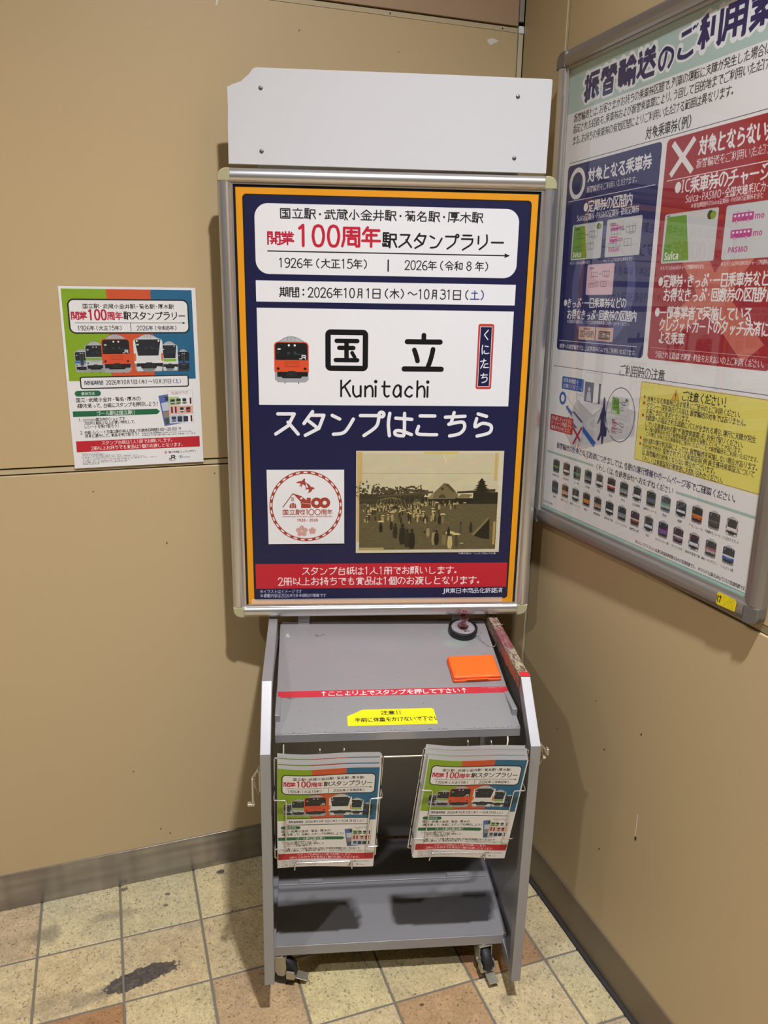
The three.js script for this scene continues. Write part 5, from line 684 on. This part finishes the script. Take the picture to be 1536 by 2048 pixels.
// ---------- the sign standing at the back of the counter
const sign = new THREE.Matrix4().compose(V(-0.415, 0, 0.1937), new THREE.Quaternion().setFromAxisAngle(V(0, 1, 0), -0.2681), V(1, 1, 1));
const onSign = (o, x = 0, y = 0, z = 0, rz = 0) => { o.applyMatrix4(sign.clone().multiply(new THREE.Matrix4().compose(V(x, y, z), new THREE.Quaternion().setFromAxisAngle(V(0, 0, 1), rz), V(1, 1, 1)))); return o; };
// a rail of a snap frame along +x: rounded front, flat back, a step towards the sheet
const railProfile = [[0.0, -0.008], [0.0, 0.004], [0.004, 0.0085], [0.01, 0.0112], [0.017, 0.0118], [0.0235, 0.0102], [0.0275, 0.0065], [0.0285, 0.0032], [0.0335, 0.0026], [0.0335, 0.0002], [0.028, -0.0005], [0.028, -0.008]];
function rail(len, prof = railProfile) { const s = new THREE.Shape(prof.map(([a, b]) => new THREE.Vector2(a, b))); return toCreasedNormals(new THREE.ExtrudeGeometry(s, { depth: len, bevelEnabled: false }), 0.6).translate(0, 0, -len / 2).rotateY(Math.PI / 2).rotateX(Math.PI / 2); }
function cornerCap(w, h, r = 0.02) { const s = new THREE.Shape(); s.moveTo(0, 0); s.lineTo(w, 0); s.lineTo(w, w - r); s.absarc(w - r, w - r, r, 0, Math.PI / 2, false); s.lineTo(0, w); s.closePath(); return new THREE.ExtrudeGeometry(s, { depth: h, bevelEnabled: true, bevelSize: 0.0025, bevelThickness: 0.003, bevelSegments: 3, bevelOffset: -0.0025, curveSegments: 12 }); }
function snapFrame(root, w, h, railW, mats, capM) {                   // w, h: outer size, centred, facing +z
  const P = part(root), c = railW, prof = railProfile.map(([a, b]) => [a * railW / 0.0285, b]);
  const r1 = rail(w - 2 * c, prof), r2 = rail(h - 2 * c, prof);
  const put = (g, rot, x, y, m) => P('frame_rail', g.clone().rotateZ(rot).translate(x, y, 0), m);
  put(r1, Math.PI, 0, h / 2, mats[0]); put(r1, 0, 0, -h / 2, mats[1]); put(r2, -Math.PI / 2, -w / 2, 0, mats[2]); put(r2, Math.PI / 2, w / 2, 0, mats[3]);
  const cap = cornerCap(c, 0.0145).translate(0, 0, -0.006);
  for (const [rot, x, y] of [[0, w / 2 - c, h / 2 - c], [Math.PI / 2, -w / 2 + c, h / 2 - c], [Math.PI, -w / 2 + c, -h / 2 + c], [-Math.PI / 2, w / 2 - c, -h / 2 + c]]) P('corner_cap', cap.clone().rotateZ(rot).translate(x, y, 0), capM);
  return P;
}
{
  const f = thing('poster_stand', 'tall silver aluminium snap frame standing on the back of the grey counter', 'sign'); const P = snapFrame(f, 0.751, 1.053, 0.0275, [M.alu, M.alu, M.alu, M.alu], M.cap);
  P('backing_board', box(0.74, 1.04, 0.006, 0, 0, -0.0055), M.whiteBack);
  for (const s of [-1, 1]) P('support_post', rbox(0.03, 1.32, 0.014, 0.002, s * 0.2, -0.0, -0.016), M.paint);
  onSign(f, 0, 1.3333, 0);
}
const wavy = (w, h, amp, seed, nx = 40, ny = 56) => { const g = new THREE.PlaneGeometry(w, h, nx, ny), p = g.attributes.position, n = smoothNoise(seed, 8); for (let i = 0; i < p.count; i++) { const u = p.getX(i) / w + 0.5, v = p.getY(i) / h + 0.5, edge = Math.min(1, Math.min(u, 1 - u, v, 1 - v) * 14); p.setZ(i, amp * (n(u * 0.83 + 0.05, v * 0.9 + 0.03) - 0.35) * (0.35 + 0.65 * edge)); } g.computeVertexNormals(); return g; };
onSign(tag(mesh('sign_poster', wavy(0.69, 0.995, 0.0016, 17), printed(sheetCanvas(690, 995, 2.03, (x) => { x.translate(3, 3); paintMainPoster(x); }), 0.38)), 'large navy poster with an orange border and red band inside the silver frame', 'poster'), 0, 1.3325, -0.0012);
onSign(tag(mesh('logo_print', wavy(0.187, 0.1885, 0.0014, 23, 12, 12), printed(sheetCanvas(188, 188, 2.7, paintLogo), 0.5)), 'square white print with a red ring emblem pasted on the navy poster', 'print'), -0.191, 1.0935, 0.0012, 0.004);
onSign(tag(mesh('photograph_print', wavy(0.362, 0.2605, 0.0016, 29, 16, 12), printed(sheetCanvas(362, 260, 2.1, paintOldPhoto), 0.35)), 'sepia photograph of a station square and crowd pasted on the navy poster', 'photograph'), 0.1125, 1.105, 0.0012, 0.003);
onSign(tag(mesh('clear_tape', new THREE.PlaneGeometry(0.64, 0.0135, 20, 1), M.film), 'strip of cloudy clear tape along the bottom edge of the navy poster', 'tape'), -0.01, 0.8465, 0.0022);
{ // blank header board, one corner broken off
  const s = new THREE.Shape([[-0.347, 0.1515], [-0.335, 0.1575], [-0.318, 0.163], [-0.3, 0.178], [-0.292, 0.188], [-0.286, 0.1905], [-0.1, 0.19], [0.1, 0.1895], [0.346, 0.188], [0.349, 0.1865], [0.348, 0], [-0.349, 0.0025], [-0.348, 0.08], [-0.3465, 0.11]].map(([a, b]) => new THREE.Vector2(a, b)));
  const b = thing('header_board', 'blank white board with a broken top left corner, screwed above the sign', 'board'); const P = part(b);
  P('board_panel', new THREE.ExtrudeGeometry(s, { depth: 0.005, bevelEnabled: true, bevelSize: 0.0006, bevelThickness: 0.0006, bevelSegments: 1 }), M.white);
  for (const [x, y] of [[-0.277, 0.152], [0.2755, 0.152], [-0.278, 0.0285], [0.275, 0.029]]) P('screw', merge(new THREE.LatheGeometry([[0, 0.0016], [0.003, 0.0013], [0.0046, 0.0002], [0.0046, -0.001]].map(([p, q]) => new THREE.Vector2(p, q)), 16).rotateX(Math.PI / 2).translate(x, y, 0.0057)), M.screw);
  onSign(b, 0, 1.865, 0.004);
  const k = mesh('backing_strip', rbox(0.575, 0.19, 0.006, 0.001), M.whiteBack); tag(k, 'pale strip of board behind the gap between the blank header and the sign', 'board'); onSign(k, 0, 1.94, -0.0045);
}
// ---------- leaflet racks hung from a bent wire under the counter top
{
  onCart(tag(mesh('hanging_wire', wire([[-0.2485, 0.695, -0.085], [-0.2485, 0.648, -0.05], [-0.2485, 0.645, -0.046], [0.2215, 0.645, -0.046], [0.2375, 0.66, -0.05], [0.242, 0.695, -0.085]], 0.0024, 8, 0.012), M.zinc), 'bent steel wire bar hanging under the front of the counter top', 'wire bar'), 0, 0, 0);
  const rallyTex = sheetCanvas(300, 415, 2.6, (x) => paintRallySheet(x, false)), sheetMat = printed(rallyTex, 0.55);
  const bow = (w, h, nx, ny, k) => { const g = new THREE.PlaneGeometry(w, h, nx, ny), p = g.attributes.position; for (let i = 0; i < p.count; i++) { const u = p.getX(i) / w, v = p.getY(i) / h + 0.5; p.setZ(i, k * Math.sin((u + 0.5) * Math.PI * 2.2) * 0.0022 * v - 0.004 * k * (u * 2) ** 2 * v); p.setY(i, p.getY(i) + k * 0.0035 * Math.sin((u + 0.5) * 5) * (1 - v)); } g.translate(0, -h / 2, 0); g.computeVertexNormals(); return g; };
  const paperEdge = std({ color: '#d8d6d2', roughness: 0.8, side: THREE.DoubleSide });
  const stack = (label, seed, lean) => {
    const t = thing('leaflet_stack', label, 'leaflets', 0, 0, 0, 'stacks of rally leaflets in the wire racks'); const P = part(t), r = rngOf(seed);
    P('front_leaflet', bow(0.21, 0.297, 20, 16, 1), sheetMat);
    const g = bow(0.21, 0.297, 12, 8, 1);
    for (let i = 1; i <= 16; i++) P('leaflet', g, i % 6 === 5 ? sheetMat : paperEdge).position.set((r() - 0.5) * 0.004 - lean * i * 0.0003, 0.0012 * i + (r() - 0.5) * 0.0025, -0.0014 * i);
    return t;
  };
  const rack = (label) => {
    const t = thing('leaflet_rack', label, 'rack', 0, 0, 0, 'wire leaflet racks'); const P = part(t), w = 0.0016;
    for (const s of [-1, 1]) P('side_guard', wire([[s * 0.112, -0.083, -0.032], [s * 0.112, -0.083, 0.0035], [s * 0.087, -0.083, 0.0045], [s * 0.087, -0.231, 0.0045], [s * 0.112, -0.231, 0.0035], [s * 0.112, -0.231, -0.032]], w), M.chrome);
    P('bottom_guard', wire([[-0.068, -0.302, -0.03], [-0.068, -0.302, 0.004], [-0.066, -0.276, 0.0045], [0.056, -0.276, 0.0045], [0.058, -0.302, 0.004], [0.058, -0.302, -0.03]], w), M.chrome);
    P('back_frame', merge(wire([[-0.112, 0.0, -0.0315], [0.112, 0.0, -0.0315], [0.112, -0.302, -0.0315], [-0.112, -0.302, -0.0315], [-0.112, 0.0, -0.0315]], 0.002), wire([[0, 0.01, -0.0315], [0, -0.302, -0.0315]], w)), M.chrome);
    for (const x of [-0.02, 0.03]) P('hook', wire([[x, -0.01, -0.0315], [x, 0.012, -0.0315], [x, 0.018, -0.039], [x, 0.01, -0.044]], w), M.chrome);
    return t;
  };
  for (const [x, y, z, rz, a, b, seed, lean] of [[-0.1525, 0.674, 0.034, -0.02, 'wire rack holding the left stack of leaflets below the counter', 'left stack of rally leaflets, beside the left side panel of the counter', 3, 0], [0.1555, 0.682, 0.034, -0.055, 'wire rack holding the right stack of leaflets below the counter', 'right stack of rally leaflets, fanned sideways by the right side panel', 9, 1]]) {
    onCart(stack(b, seed, lean), x, y, z, 0.22, rz); onCart(rack(a), x, y, z, 0.22, rz);
  }
}
// ---------- small laminated poster on the left wall
{
  const t = thing('wall_poster', 'small laminated stamp rally poster in green, orange and blue on the left wall', 'poster', -0.9753, 1.3985, 0.0012); t.rotation.z = 0.0015;
  const P = part(t); P('printed_sheet', new THREE.PlaneGeometry(0.3, 0.4165, 12, 16), printed(sheetCanvas(300, 415, 3.4, (x) => paintRallySheet(x, true)), 0.5));
  const film = wavy(0.301, 0.4175, 0.0009, 41, 60, 80).translate(0, 0, 0.0008); P('laminating_film', film, phys({ color: '#ffffff', transmission: 1, thickness: 0, roughness: 0.06, ior: 1.45 }));
}
// ---------- framed notice on the right wall
{
  const base = new THREE.Matrix4().makeBasis(V(0.02, 0.018, 0.99964).normalize(), V(-0.00036, 0.99984, -0.018).normalize(), V(-0.9998, 0, 0.02).normalize()).setPosition(-0.018, 1.6, 0.6);
  const put = (o, x, y, z) => { o.applyMatrix4(base.clone().multiply(new THREE.Matrix4().makeTranslation(x, y, z))); return o; };
  const f = thing('notice_board', 'wide silver framed notice board with a clear front on the right wall', 'notice board'); const W = 0.754, H = 1.072;
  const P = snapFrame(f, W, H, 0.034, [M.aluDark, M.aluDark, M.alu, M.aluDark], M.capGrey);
  P('backing_board', box(W - 0.01, H - 0.01, 0.006, 0, 0, -0.006), M.whiteBack); P('mat_board', box(W - 0.06, H - 0.06, 0.001, 0, 0, -0.0022), M.glassEdge);
  P('clear_front', new THREE.PlaneGeometry(W - 0.062, H - 0.062).translate(0, 0, 0.0024), M.glass).castShadow = false;
  put(f, 0.0165, -0.008, 0);
  put(tag(mesh('notice_poster', wavy(0.671, 0.995, 0.0012, 51, 24, 32), printed(sheetCanvas(671, 995, 2.05, paintTransferPoster), 0.5)), 'transfer notice with a blue and a red panel under clear plastic on the right wall', 'poster'), 0.0145, 0.0005, -0.0012);
  const t = sheetCanvas(48, 24, 6, (x) => { fillRect(x, '#f2d90c', 0, 0, 48, 24); write(x, 'け', 3, 13, 12, 15, { lw: 0.13 }); const r = rngOf(2); for (let i = 0; i < 18; i++) lineTo(x, 'rgba(190,165,20,0.7)', 0.5, [16 + r() * 30, r() * 24], [16 + r() * 30, r() * 24]); });
  const lab = new THREE.ExtrudeGeometry(new THREE.Shape([[-23, -9], [-20, -12], [22, -11], [24, 6], [20, 11], [-19, 12], [-23, 8], [-21, 0]].map(([a, b]) => new THREE.Vector2(a / 1000, b / 1000))), { depth: 0.0003, bevelEnabled: false }), uv = lab.attributes.uv, p = lab.attributes.position; for (let i = 0; i < uv.count; i++) uv.setXY(i, p.getX(i) / 0.048 + 0.5, p.getY(i) / 0.024 + 0.5);
  put(tag(mesh('torn_label', lab, printed(t, 0.35)), 'torn yellow label on the lower rail of the notice frame', 'label'), 0.3215, -0.521, 0.0122);
}
renderer.render(scene, camera);
